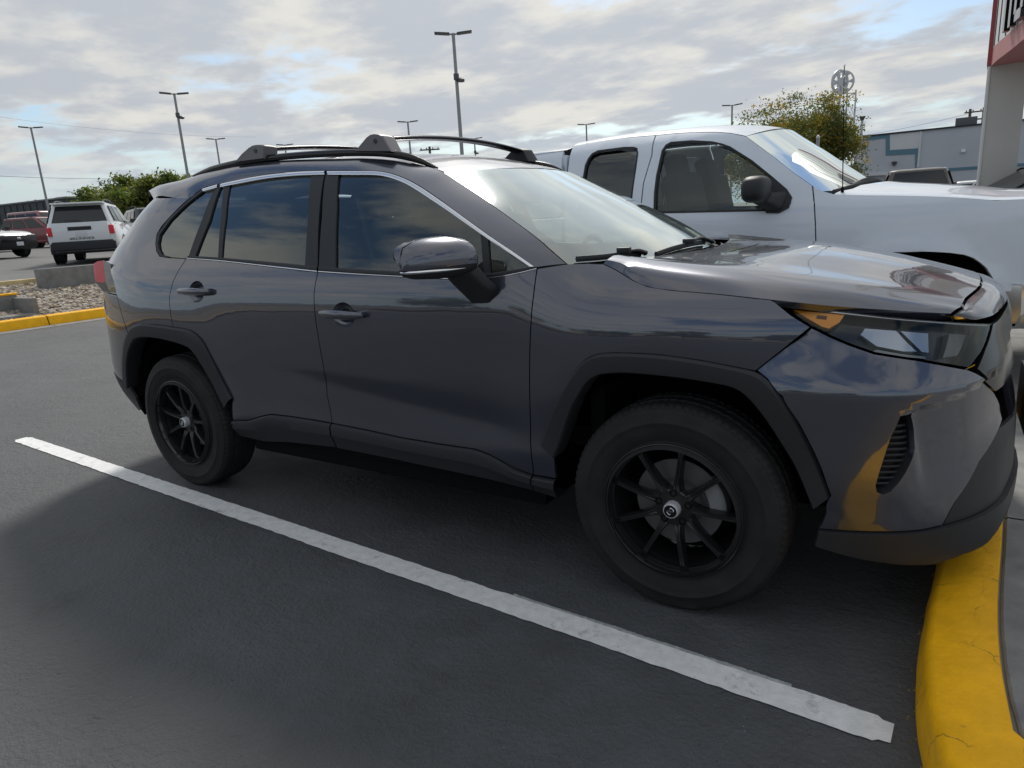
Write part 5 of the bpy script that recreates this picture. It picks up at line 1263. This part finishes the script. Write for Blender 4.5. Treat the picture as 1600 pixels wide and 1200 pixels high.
    for sd in (-1, 1):
        bbox('headlight', (h-.16, sd*w*.70, hood-.24), (.20, .36, .13), LENSW, R0, .03); bbox('tail_light', (-h+.02, sd*w*.80, belt-.20), (.10, .22, .26), RED, R0, .03)
        bbox('door_mirror', (.17*L, sd*(w+.10), belt+.10), (.10, .20, .14), TRIM if lower else P_, R0, .03)
    bbox('front_grille', (h-.035, 0, hood-.42), (.06, Wd*.62, .22), TRIM, R0, .02); bbox('front_bumper', (h-.09, 0, .44), (.16, Wd*.84, .18), low, R0, .04); bbox('rear_bumper', (-h+.02, 0, .50), (.14, Wd*.90, .24), low, R0, .04)
    return R0
LENSW = mat('pale_lamp', (.75, .78, .80), .15, coat=.5)
PLATE = mat('plate_grey', (.60, .61, .64), .4)
def text_mesh(name, s, size, ext, material, parent, M):
    c = bpy.data.curves.new(name, 'FONT'); c.body = s; c.size = size; c.extrude = ext; c.align_x = 'CENTER'; t = bpy.data.objects.new(name, c); COL.objects.link(t)
    dg = bpy.context.evaluated_depsgraph_get(); me = bpy.data.meshes.new_from_object(t.evaluated_get(dg)); bpy.data.objects.remove(t); me.materials.clear(); me.materials.append(material); me.transform(M)
    return link(bpy.data.objects.new(name, me), parent)
GROUPL = 'cars parked in the upper lot'
# white SUV seen from behind
d = 22.8; x, y = away(158, 400, d); z = float(upz(x)); hd = aim(158, 400)-rad(9)
ru = road_car('white_suv', 'white SUV seen from behind, red tail lights and black bumper, above the retaining wall', (x, y, z), hd, ('white_suv', (.72, .74, .76), 0), 4.95, 1.93, 1.80, 1.16, 1.12, TRIM, 'suv', GROUPL)
h = 4.95/2
bbox('tailgate', (-h-.01, 0, .92), (.09, 1.50, .58), MATS['paint_white_suv'], ru, .04); bbox('rear_wiper', (-h+.05, .18, 1.27), (.02, .42, .02), TRIM, ru, .004); bbox('tailgate_garnish', (-h-.055, .02, 1.03), (.03, .62, .11), TRIM, ru, .01); bbox('rear_plate', (-h-.058, .0, .86), (.012, .31, .16), PLATE, ru, .004)
bbox('rear_bumper_black', (-h-.02, 0, .53), (.16, 1.62, .26), TRIM, ru, .03); bbox('roof_spoiler', (-h+.30, 0, 1.77), (.34, 1.40, .05), MATS['paint_white_suv'], ru, .02)
text_mesh('tailgate_lettering', '4RUNNER', .10, .006, TRIM, ru, Matrix.Translation((-h-.058, 0, .70)) @ Matrix(((0, 0, -1, 0), (-1, 0, 0, 0), (0, 1, 0, 0), (0, 0, 0, 1))) @ Matrix.Diagonal((1.5, 1, 1, 1)))
for k in (-.2, .25, .7): tube('roof_bar', [(k-.2, -.66, 1.86), (k-.2, 0, 1.88), (k-.2, .66, 1.86)], .02, TRIM, ru, 6)
# cars at the left edge
def left_car(px_, py_, d, turn, *a, **k):
    x, y = away(px_, py_, d); return road_car(a[0], a[1], (x, y, float(upz(x))), aim(px_, py_)+rad(turn), *a[2:], **k)
left_car(-42, 400, 28.0, 180+40, 'silver_suv', 'silver SUV nosing in at the left edge, dark grille and bumper towards us', ('silver', (.50, .51, .53), .4), 4.9, 1.93, 1.72, 1.10, 1.06, TRIM, 'suv', group=GROUPL)
left_car(-28, 395, 37.0, 180+46, 'light_suv', 'pale SUV with dark roof rails just behind the silver one at the left edge', ('pale', (.60, .61, .62), .2), 4.7, 1.88, 1.76, 1.10, 1.06, TRIM, 'suv', group=GROUPL)
left_car(78, 390, 42.0, 180+50, 'maroon_suv', 'dark maroon SUV parked beyond the white SUV, the nearer red one', ('maroon', (.16, .022, .03), .3), 4.9, 1.95, 1.85, 1.15, 1.10, None, 'suv', group=GROUPL)
left_car(74, 388, 52.0, 180+40, 'maroon_van', 'faded maroon van with tall windows, farther and taller than the other red vehicle', ('faded_maroon', (.26, .09, .10), .2), 5.2, 2.0, 2.45, 1.35, 1.2, None, 'van', group=GROUPL)
left_car(230, 372, 34.0, 12, 'dark_suv', 'dark grey SUV almost hidden behind the tail of the grey SUV', ('charcoal', (.06, .065, .07), .3), 4.9, 1.95, 1.85, 1.15, 1.10, None, 'suv', group=GROUPL)

sv = bpy.data.objects['silver_suv']
bbox('front_mask', (4.9/2-.03, 0, .62), (.12, 1.70, .46), TRIMG, sv, .05); bbox('front_plate', (4.9/2+.035, 0, .52), (.012, .31, .15), PLATE, sv, .004); bbox('hood_badge', (4.9/2+.03, 0, .74), (.02, .16, .10), CHROME, sv, .02)
# vehicles beyond the white pickup
x, y = away(1432, 280, 20.5)
dp = road_car('bronze_pickup', 'dark bronze pickup seen from behind over the white truck bonnet', (x, y, 0), aim(1432, 280)+rad(6), ('bronze', (.10, .085, .07), .4), 5.8, 2.0, 2.02, 1.42, 1.25, None, 'pickup', rails=False, cat='truck')
for sy in (-.93, .93): bbox('bed_side', (-1.85, sy, 1.15), (2.0, .10, .50), MATS['paint_bronze'], dp, .03)
bbox('tailgate', (-2.86, 0, 1.13), (.08, 1.80, .54), MATS['paint_bronze'], dp, .03)
x, y = away(1505, 285, 27.0); road_car('pale_sedan', 'pale silver car roof showing between the bronze pickup and the column', (x, y, 0), aim(1505, 285)+rad(70), ('palesilver', (.62, .63, .62), .2), 4.7, 1.85, 1.66, 1.05, 1.0, None, 'wagon', rails=False)
x, y = away(1640, 285, 9.6); road_car('grey_crossover', 'grey car with sloping windshield at the right edge beyond the column', (x, y, .0), aim(1640, 285)+rad(112), ('midgrey', (.30, .30, .31), .5), 4.6, 1.85, 1.66, 1.10, 1.05, None, 'wagon', rails=False)

# --- lamp posts
POLE = mat('galvanised_pole', (.30, .31, .32), .5, .5); LAMPG = mat('lamp_head_grey', (.10, .105, .11), .5, .3)
def lamp_post(px_top, py_top, Hm, label, zb=0.0, gear=None, arm=.50, turn=0.0):
    r_ = ray(px_top, py_top); hl_ = np.linalg.norm(r_[:2]); d = (Hm+zb-CAM[2])/r_[2]; x, y = away(px_top, py_top, d)
    R0 = empty('lamp_post', (x, y, zb), aim(px_top, py_top)-math.pi/2+turn); tag(R0, label, 'lamp post', 'tall lamp posts with twin flat heads around the lots')
    tube('pole', [(0, 0, .6), (0, 0, Hm)], [.085, .060], POLE, R0, 10); lathe('foundation', [(0, .28), (.62, .26), (.66, .22), (.66, .05)], (0, 0, 0), CONC, R0, 20, 'z')
    for s in (-1, 1):
        tube('arm', [(0, 0, Hm-.05), (s*.18, 0, Hm-.01)], .03, POLE, R0, 6); bbox('lamp_head', (s*(.16+arm*.5), 0, Hm+.005), (arm*1.1, .30, .055), LAMPG, R0, .02, Matrix.Rotation(rad(-5*s), 3, 'Y'))
    if gear:
        zg = Hm-gear; bbox('camera_box', (.0, -.11, zg+.1), (.20, .14, .22), LAMPG, R0, .02); lathe('dome_camera', [(0, .02), (.02, .12), (.10, .13), (.16, .06)], (.17, -.1, zg-.1), LAMPG, R0, 14, 'z')
    return R0
lamp_post(48, 199, 8, 'lamp post rising behind the white SUV at the left', 1.0)
lamp_post(272, 146, 8, 'lamp post just left of the grey SUV roof rack, with a small camera', .5, 1.15)
lamp_post(337, 217, 8, 'short-looking lamp post above the rear roof of the grey SUV', .6)
lamp_post(445, 226, 8, 'tiny lamp post behind the rear crossbar', .3)
lamp_post(637, 190, 8, 'lamp post seen through the front crossbar, left of the tall one', 0, 2.2)
lamp_post(708, 52, 8, 'tallest lamp post, above the windshield of the grey SUV', 0, 1.6)
lamp_post(741, 216, 8, 'small far lamp post right of the tallest one', 0, 1.2)
lamp_post(916, 194, 8, 'lamp post above the roof of the white pickup', 0)
lamp_post(1144, 164, 8, 'lamp post beside the autumn tree', 0)
# utility poles and wires
WOOD = mat('pole_timber', (.09, .075, .06), .9)
def utility_pole(px_top, py_top, Hm, label, dbl=False):
    r_ = ray(px_top, py_top); d = (Hm-CAM[2])/r_[2]; x, y = away(px_top, py_top, d)
    R0 = empty('utility_pole', (x, y, 0), aim(px_top, py_top)-math.pi/2); tag(R0, label, 'utility pole')
    for o_ in ((-.7, .7) if dbl else (0,)): tube('pole', [(o_, 0, 0), (o_, 0, Hm)], [.22, .15], WOOD, R0, 8)
    for dz in (.4, 1.3): bbox('crossarm', (0, -.1, Hm-dz), (2.6, .14, .16), WOOD, R0)
    for k in (-1.1, -.4, .4, 1.1): lathe('insulator', [(0, .05), (.12, .08), (.2, .03)], (k, -.1, Hm-.32), LAMPG, R0, 8, 'z')
    return (x, y, Hm)
up0 = utility_pole(1527, 169, 11, 'pair of timber utility poles left of the grey column', True)
up1 = utility_pole(671, 229, 11, 'far utility pole between the lamp posts over the windshield')
up2 = utility_pole(55, 312, 9.5, 'tiny far utility pole beyond the dark warehouse')
def wire(a, b, sag, label, r=.02):
    t = np.linspace(0, 1, 24)[:, None]; P = np.array(a)+(np.array(b)-np.array(a))*t; P[:, 2] -= (sag*4*t*(1-t))[:, 0]
    tag(tube('overhead_wire', P, r, DARK, None, 4), label, 'wire')
wa = away(-200, 250, 75); wb = away(330, 280, 95)
wire((*wa, 11.0), (*wb, 9.5), .7, 'lower overhead wire crossing the sky at the left', .018); wa = away(-200, 160, 70); wb = away(400, 210, 95); wire((*wa, 17.5), (*wb, 14.5), 1.0, 'upper faint overhead wire crossing the sky at the left', .008)
wire((up0[0], up0[1], 10.6), (*away(1250, 215, 110), 10.5), .6, 'overhead wire running left from the paired utility poles', .015)

# --- trees
def leaf_tree(name, label, loc, Hm, Wm, seed, cols, nclump=150, per=60, leaf=.13, trunk=.18, sparse=1.0, base=.28, group=None):
    r = np.random.default_rng(seed); R0 = empty(name, loc); tag(R0, label, 'tree', group)
    bark = mat('bark', (.10, .08, .06), .9, var=(6, .3))
    tops = []
    tr = tube('trunk', spline([(0, 0, -.1), (.05, .03, Hm*.16), (-.04, .05, Hm*.34), (.03, 0, Hm*.6)], 12), np.linspace(trunk, trunk*.45, 12), bark, R0, 8)
    for k in range(16):
        a = r.uniform(0, 6.28); t0_ = r.uniform(.2, .55)*Hm; ln = r.uniform(.55, 1.0)*Wm*.46; e = r.uniform(.25, .95)
        tip = np.array([math.cos(a)*ln*math.cos(e), math.sin(a)*ln*math.cos(e), t0_+ln*math.sin(e)*1.1]); tip[2] = min(tip[2], Hm*.95)
        tube('limb', spline([(0, 0, t0_*.85), tip*[.45, .45, 0]+[0, 0, t0_+(tip[2]-t0_)*.35], tip], 7), np.linspace(trunk*.42, .012, 7), bark, tr, 5); tops.append(tip)
    # clumps of leaves spread over an uneven crown
    V = []; F = []; MI = []; q = 0
    lob = [(r.normal(0, .30*Wm, 2), r.uniform(base+.12, .86)*Hm, r.uniform(.16, .30)*Wm) for _ in range(15)]
    lob += [(t[:2]*.95, t[2], r.uniform(.09, .18)*Wm) for t in tops]
    for c in range(nclump):
        (cx, cy), cz, cr = lob[r.integers(len(lob))]
        v = r.normal(0, 1, 3); v /= np.linalg.norm(v); rr = cr*r.uniform(.45, 1.08); p = np.array([cx, cy, cz])+v*rr*[1, 1, .8]
        if p[2] < base*Hm or p[2] > Hm or np.hypot(p[0], p[1]) > Wm*.56: continue
        cs = r.uniform(.16, .34)*(Wm/6); mi = int(r.choice(len(cols), p=[c_[1] for c_ in cols])) 
        for k in range(int(per*sparse)):
            o_ = p+r.normal(0, cs, 3)*[1, 1, .7]; s = leaf*r.uniform(.6, 1.3); n1 = r.normal(0, 1, 3); n1 /= np.linalg.norm(n1); n2 = np.cross(n1, r.normal(0, 1, 3)); n2 /= np.linalg.norm(n2)+1e-9
            V += [o_+n1*s, o_+n2*s*.5, o_-n1*s, o_-n2*s*.5]; F.append((q, q+1, q+2, q+3)); q += 4; MI.append(mi if r.random() > .2 else int(r.integers(len(cols))))
    cr_ = mesh_obj('crown', V, F, leafmat(cols[0][0]), R0, False)
    for c_ in cols[1:]: cr_.data.materials.append(leafmat(c_[0]))
    cr_.data.polygons.foreach_set('material_index', MI); return R0
def leafmat(c):
    nm = 'leaf_%d_%d_%d' % tuple(int(v*1000) for v in c)
    if nm in MATS: return MATS[nm]
    M = mat(nm, c, .6, spec=.3); nt = M.node_tree; b = nt.nodes['Principled BSDF']; t = nt.nodes.new('ShaderNodeBsdfTranslucent'); t.inputs[0].default_value = (c[0]*1.6, c[1]*1.7, c[2]*.9, 1)
    mx = nt.nodes.new('ShaderNodeMixShader'); mx.inputs[0].default_value = .4; out = [n for n in nt.nodes if n.type == 'OUTPUT_MATERIAL'][0]
    nt.links.new(b.outputs[0], mx.inputs[1]); nt.links.new(t.outputs[0], mx.inputs[2]); nt.links.new(mx.outputs[0], out.inputs[0]); return M
GREEN = [((.065, .095, .028), .42), ((.11, .14, .035), .35), ((.19, .19, .05), .23)]
AUT = [((.085, .105, .035), .46), ((.13, .14, .045), .30), ((.28, .17, .035), .14), ((.34, .24, .04), .10)]
x, y = away(182, 330, 62); leaf_tree('tree', 'green leafy tree behind the white SUV at the left, yellowing at its foot', (x, y, 1.3), 5.7, 7.0, 11, GREEN, 330, 70, .15, .2, 1, .12)
x, y = away(238, 325, 58); leaf_tree('tree', 'darker green tree half hidden by the tail of the grey SUV', (x, y, 1.3), 5.5, 7.2, 12, GREEN, 330, 70, .15, .2, 1, .12)
x, y = away(1238, 300, 38); leaf_tree('autumn_tree', 'autumn tree turning yellow and orange behind the white pickup', (x, y, 0), 6.6, 7.0, 21, AUT, 850, 95, .070, .16, 1, .20)
x, y = away(1315, 300, 41); leaf_tree('autumn_tree', 'smaller thin autumn tree in front of the lattice tower', (x, y, 0), 4.6, 2.6, 22, AUT, 60, 45, .055, .10, 1, .2)

# --- lattice tower with two film reels
TP = mat('white_steel', (.55, .56, .58), .5, .2)
x, y = away(1305, 290, 62); tw = empty('lattice_tower', (x, y, 0), aim(1314, 290)-math.pi/2+rad(20)); tag(tw, 'white lattice tower topped by two film reels, behind the autumn tree', 'tower')
tz = 1.31+(307-157)*62/1055; hw = .98
for sx in (-1, 1):
    for sy in (-1, 1): tube('leg', [(sx*hw, sy*hw, 0), (sx*hw, sy*hw, tz+.25)], .07, TP, tw, 6)
nb = 5
for i in range(nb+1):
    z_ = tz*i/nb
    for a, b in (((-hw, -hw), (hw, -hw)), ((hw, -hw), (hw, hw)), ((hw, hw), (-hw, hw)), ((-hw, hw), (-hw, -hw))):
        if i: tube('girt', [(*a, z_), (*b, z_)], .045, TP, tw, 5)
        if i < nb: tube('brace', [(*a, z_), (*b, z_+tz/nb)], .03, TP, tw, 5)
tube('mast', [(0, 0, tz*.4), (0, 0, tz+.9)], .10, TP, tw, 8)
def reel(cx, cy, cz, rot):
    rl_ = bpy.data.objects.new('film_reel', None); link(rl_, tw); rl_.location = (cx, cy, cz); rl_.rotation_euler = (0, 0, rot); R_ = .98
    lathe('reel_rim', [(-.06, R_), (.06, R_), (.06, R_*.86), (-.06, R_*.86), (-.06, R_)], (0, 0, 0), TP, rl_, 40); lathe('reel_hub', [(-.06, .02), (-.06, R_*.30), (.06, R_*.30), (.06, .02)], (0, 0, 0), TP, rl_, 24)
    for k in range(6):
        a = k*math.pi/3; R2 = [np.array([(math.cos(a)*q_-math.sin(a)*w_, yy, math.sin(a)*q_+math.cos(a)*w_) for yy, w_ in ((-.05, -ww), (-.05, ww), (.05, ww), (.05, -ww))]) for q_, ww in ((R_*.25, .16), (R_*.55, .06), (R_*.9, .20))]
        loft('reel_spoke', R2, TP, rl_, 40, True)
reel(-.18, -.35, tz+1.12, rad(28)); reel(.28, .25, tz+1.12, rad(-38))
tube('lightning_rod', [(.3, 0, tz+1.9), (.3, 0, tz+2.6)], .03, TP, tw, 5)
# lamp column and post near the tower
x, y = away(1341, 290, 55); lc = empty('lamp_column', (x, y, 0)); tag(lc, 'slim white column with a cone lamp beside the lattice tower', 'lamp post'); zt_ = 1.31+(306-188)*55/1055
tube('shaft', [(0, 0, 0), (0, 0, zt_-.3)], .10, TP, lc, 8); lathe('cone_lamp', [(-.35, .08), (0, .24), (.02, .22), (.02, .02)], (0, 0, zt_), LAMPG, lc, 14, 'z')
x, y = away(1275, 290, 30); sp_ = empty('steel_post', (x, y, 0)); tag(sp_, 'short round-topped grey post beyond the pickup windshield', 'post'); zt_ = 1.31+(311-219)*30/1055
tube('shaft', [(0, 0, 0), (0, 0, zt_)], .075, POLE, sp_, 10); lathe('domed_cap', [(0, .085), (.05, .08), (.10, .05), (.12, .005)], (0, 0, zt_-.02), TP, sp_, 12, 'z')

# --- grey and teal warehouse
WY = 74.0
WALLM = mat('grey_stucco', (.47, .485, .52), .85, var=(.25, .06)); TEAL = mat('teal_band_paint', (.10, .20, .26), .7); WALLP = mat('pale_grey_panel', (.58, .59, .60), .85, var=(.3, .05))
wh_ = empty('warehouse', (0, 0, 0)); tag(wh_, 'long grey warehouse with a stepped teal stripe behind the white pickup', 'building')
def wp(a, b, dy=0.0): p = pxl(a, b, y=WY); return np.array([p[0], WY-dy, p[2]])
xl = float(wp(1334, 250)[0]); xr = float(wp(1700, 250)[0])+30; zt0 = float(wp(1437, 205)[2])
bbox('wall', ((xl+xr)/2, WY+10, zt0/2), (xr-xl, 20, zt0), WALLM, wh_); bbox('parapet', ((xl+xr)/2, WY+10, zt0+.06), (xr-xl+.3, 20.3, .14), TRIM, wh_)
def wpoly(nm, pts, m, dy): 
    A = np.array([wp(a, b, dy) for a, b in pts]); n_ = len(A); B = A+[0, dy, 0]
    return mesh_obj(nm, list(A)+list(B), [tuple(range(n_-1, -1, -1))]+[(i, (i+1) % n_, n_+(i+1) % n_, n_+i) for i in range(n_)], m, wh_, False)
ztp = lambda a: float(project(np.array([[float(wp(a, 210)[0]), WY, zt0-.02]]))[0][1])
wpoly('teal_band', [(1334, ztp(1334)), (1390, ztp(1390)), (1390, 235), (1435, 232), (1435, 262), (1430, 262), (1430, 240.5), (1384, 243), (1384, ztp(1384)+5), (1334, ztp(1334)+6)], TEAL, .06)
wpoly('pale_panel', [(1390.5, ztp(1390)), (1437, ztp(1437)), (1437, 231.5), (1390.5, 234.5)], WALLP, .04)
wpoly('pilaster', [(1437.5, ztp(1437)), (1441, ztp(1441)), (1436, 262), (1432.5, 262)], WALLP, .10)
wpoly('teal_band', [(1462, 264), (1545, 258.5), (1700, 248), (1700, 253), (1545, 263), (1462, 268.5)], TEAL, .06)
wpoly('ledge', [(1335, 271), (1400, 268), (1400, 273), (1335, 276)], WALLP, .5)
rt = wp(1510, 193); bbox('roof_unit', (rt[0], WY+3, zt0+.45), (1.7, 1.6, 1.05), LAMPG, wh_, .03); wl_ = wp(1505, 236, .1); bbox('wall_lamp', wl_, (.35, .2, .25), LENSW, wh_, .04)
for a, b in ((1350, 233), (1397, 259), (1342, 264)): p = wp(a, b, .15); lathe('wall_fixture', [(0, .12), (.35, .25), (.4, .05)], tuple(p), LAMPG, wh_, 10, 'z')
wa_ = empty('entry_canopy', (0, 0, 0)); tag(wa_, 'white steel canopy frame in front of the warehouse corner', 'canopy')
for a, b, c, e in ((1336, 243, 1349, 243), (1350, 241, 1349, 268), (1324, 268, 1349, 242), (1330, 222, 1345, 241)): tube('member', [pxl(a, b, y=WY-4), pxl(c, e, y=WY-4)], .13, TP, wa_, 6)
# --- dark warehouse at the far left
x0, y0 = away(-120, 340, 95); x1, y1 = away(112, 345, 80)
dw = empty('dark_warehouse', ((x0+x1)/2, (y0+y1)/2, 0), math.atan2(y1-y0, x1-x0)); Lw = math.hypot(x1-x0, y1-y0); tag(dw, 'long low dark grey warehouse behind the parked cars at the left', 'building')
bbox('wall', (0, 8, 3.35), (Lw, 16, 6.7), mat('dark_metal_siding', (.055, .06, .066), .7, var=(.3, .1)), dw); bbox('roof_edge', (0, 8, 6.78), (Lw+.4, 16.4, .16), mat('roof_edge_grey', (.2, .2, .2), .6), dw)
for k in range(24): bbox('siding_rib', (-Lw/2+(k+.5)*Lw/24, -.06, 3.3), (.12, .08, 6.4), MATS['dark_metal_siding'], dw)
for k in (-.2, .25): bbox('roof_vent', (Lw*k, 5, 7.1), (2.2, 1.6, .6), LAMPG, dw, .05)

# --- dealership column with curved sign
DL = empty('dealership_portal', (0, 0, 0)); tag(DL, 'grey column carrying a curved white sign with red band and dark letters', 'building')
STUC = mat('warm_grey_stucco', (.46, .45, .425), .85, var=(1.2, .06), bump=(60, .2, .003)); REDP = mat('red_fascia', (.30, .035, .04), .45); WPAN = mat('white_fascia_panel', (.66, .665, .66), .4, var=(2, .03)); REDB = mat('dusty_red_band', (.42, .16, .155), .5); JOINT = mat('panel_joint', (.08, .08, .08), .8); LETG = mat('letter_face_grey', (.42, .42, .44), .4, .2)
dC = 13.0
def dpos(a, b, d): r_ = ray(a, b); t = d/np.linalg.norm(r_[:2]); return CAM+r_*t
cl = dpos(1539, 200, dC); cr2 = dpos(1596, 200, dC); ex = (cr2-cl)*[1, 1, 0]; wc = np.linalg.norm(ex); ex /= wc; ey = np.array([-ex[1], ex[0], 0])
zc1 = float(dpos(1548, 104, dC)[2])
Mr = Matrix(((ex[0], ey[0], 0), (ex[1], ey[1], 0), (0, 0, 1)))
cc_ = (cl+cr2)/2+ey*.35; bbox('column', (cc_[0], cc_[1], zc1/2+.1), (wc, .7, zc1+.2), STUC, DL, .01, Mr)
tube('sunlit_edge', [np.array([cl[0], cl[1], 0.05])-ey*.0-ex*.02, np.array([cl[0], cl[1], zc1])-ex*.02], .025, WPAN, DL, 6)  # pale strip added down the column's left corner to paint its sunlit edge
pl = [dpos(1548, 104, 13.0)[:2], dpos(1556, 97, 12.55)[:2], dpos(1568, 90, 12.1)[:2], dpos(1583, 78, 11.6)[:2], dpos(1600, 64, 11.05)[:2], dpos(1620, 50, 10.6)[:2], dpos(1645, 40, 10.1)[:2]]
arcp = spline([(*p, zc1) for p in pl], 240)
rise = lambda z_: arcp+np.array([0, 0, z_])
loft('red_band', [rise(0), rise(.24)], REDB, DL); loft('white_fascia', [rise(.24)+ey*.02, rise(3.2)+ey*.02], WPAN, DL); loft('fascia_back', [rise(0)+ey*1.6+ex*.6, rise(3.2)+ey*1.6+ex*.6], STUC, DL); loft('soffit', [rise(0.002), rise(0.002)+ey*1.6+ex*.6], REDB, DL)
fp = arcp[0]; fin = loft('red_fin', [np.array([fp-ex*.05+[0, 0, z_], fp+ex*.02-ey*.03+[0, 0, z_], fp+ex*.02+ey*.5+[0, 0, z_], fp-ex*.05+ey*.5+[0, 0, z_]]) for z_ in (.03, 3.25)], REDP, DL, 30, True, True)
tan = np.gradient(arcp, axis=0); tan /= np.linalg.norm(tan, axis=1)[:, None]; nor = np.stack([tan[:, 1], -tan[:, 0], 0*tan[:, 0]], -1)
nor = np.where((np.sum(nor*(CAM-arcp), 1) < 0)[:, None], -nor, nor)
for k in (14, 40, 72, 110, 150, 200): tube('panel_seam', [arcp[k]+nor[k]*.0+ey*.015+[0, 0, .25], arcp[k]+ey*.015+[0, 0, 3.2]], .010, JOINT, DL, 4)
def on_arc(s_px): return int(np.argmin(np.abs(project(arcp+[0, 0, .7])[:, 0]-s_px)))
def letter_bar(k0, s0, s1, z0, z1):
    """a stroke of a letter standing off the fascia: s along the fascia (m), z above its lower edge"""
    t_ = tan[k0]; n_ = nor[k0]; A = arcp[k0]
    def pr(s, z_, o_): return A+t_*s+np.array([0, 0, z_])+n_*o_
    V = [pr(s0, z0, .09), pr(s1, z0, .09), pr(s1, z1, .09), pr(s0, z1, .09), pr(s0, z0, .02), pr(s1, z0, .02), pr(s1, z1, .02), pr(s0, z1, .02)]
    o_ = mesh_obj('letter_stroke', V, [(0, 1, 2, 3), (4, 5, 1, 0), (5, 6, 2, 1), (6, 7, 3, 2), (7, 4, 0, 3)], LETG, DL, False); o_.data.materials.append(TRIMG)
    o_.data.polygons.foreach_set('material_index', [0, 1, 1, 1, 1])
kH = on_arc(1584); lz = float(dpos(1585, 40, 11.5)[2])-zc1
letter_bar(kH, 0, .11, lz, lz+1.3); letter_bar(kH, .30, .41, lz, lz+1.3); letter_bar(kH, .11, .30, lz+.58, lz+.72)
kU = kH; letter_bar(kU, .56, .67, lz+.10, lz+1.3); letter_bar(kU, .86, .97, lz+.10, lz+1.3); letter_bar(kU, .62, .91, lz, lz+.12)

# --- what stands across the lot, behind the photographer (seen in the paint and glass)
for i, (tx, ty, hh, ww) in enumerate(((-34, -44, 8, 9), (-22, -47, 6.5, 8), (-10, -45, 9, 9), (3, -48, 7, 8), (16, -46, 8.5, 9))):
    leaf_tree('tree', ['broad green tree farthest left across the lot behind the camera', 'low green tree second from left across the lot behind the camera', 'tallest green tree across the lot behind the camera', 'small round green tree across the lot behind the camera', 'green tree farthest right across the lot behind the camera'][i], (tx, ty, 0), hh, ww, 40+i, GREEN, 150, 26, .30, .2, 1, .12)
ob = empty('beige_building', (-4, -62, 0)); tag(ob, 'low beige building across the lot behind the camera', 'building')
bbox('wall', (0, 0, 2.5), (60, 10, 5.0), mat('beige_wall', (.34, .31, .27), .9), ob); bbox('roof_edge', (0, 0, 5.1), (60.6, 10.6, .3), TRIM, ob)
for k in range(9): bbox('window', (-26+k*6.5, 5.03, 2.2), (3.6, .08, 1.8), CARGLASS, ob)
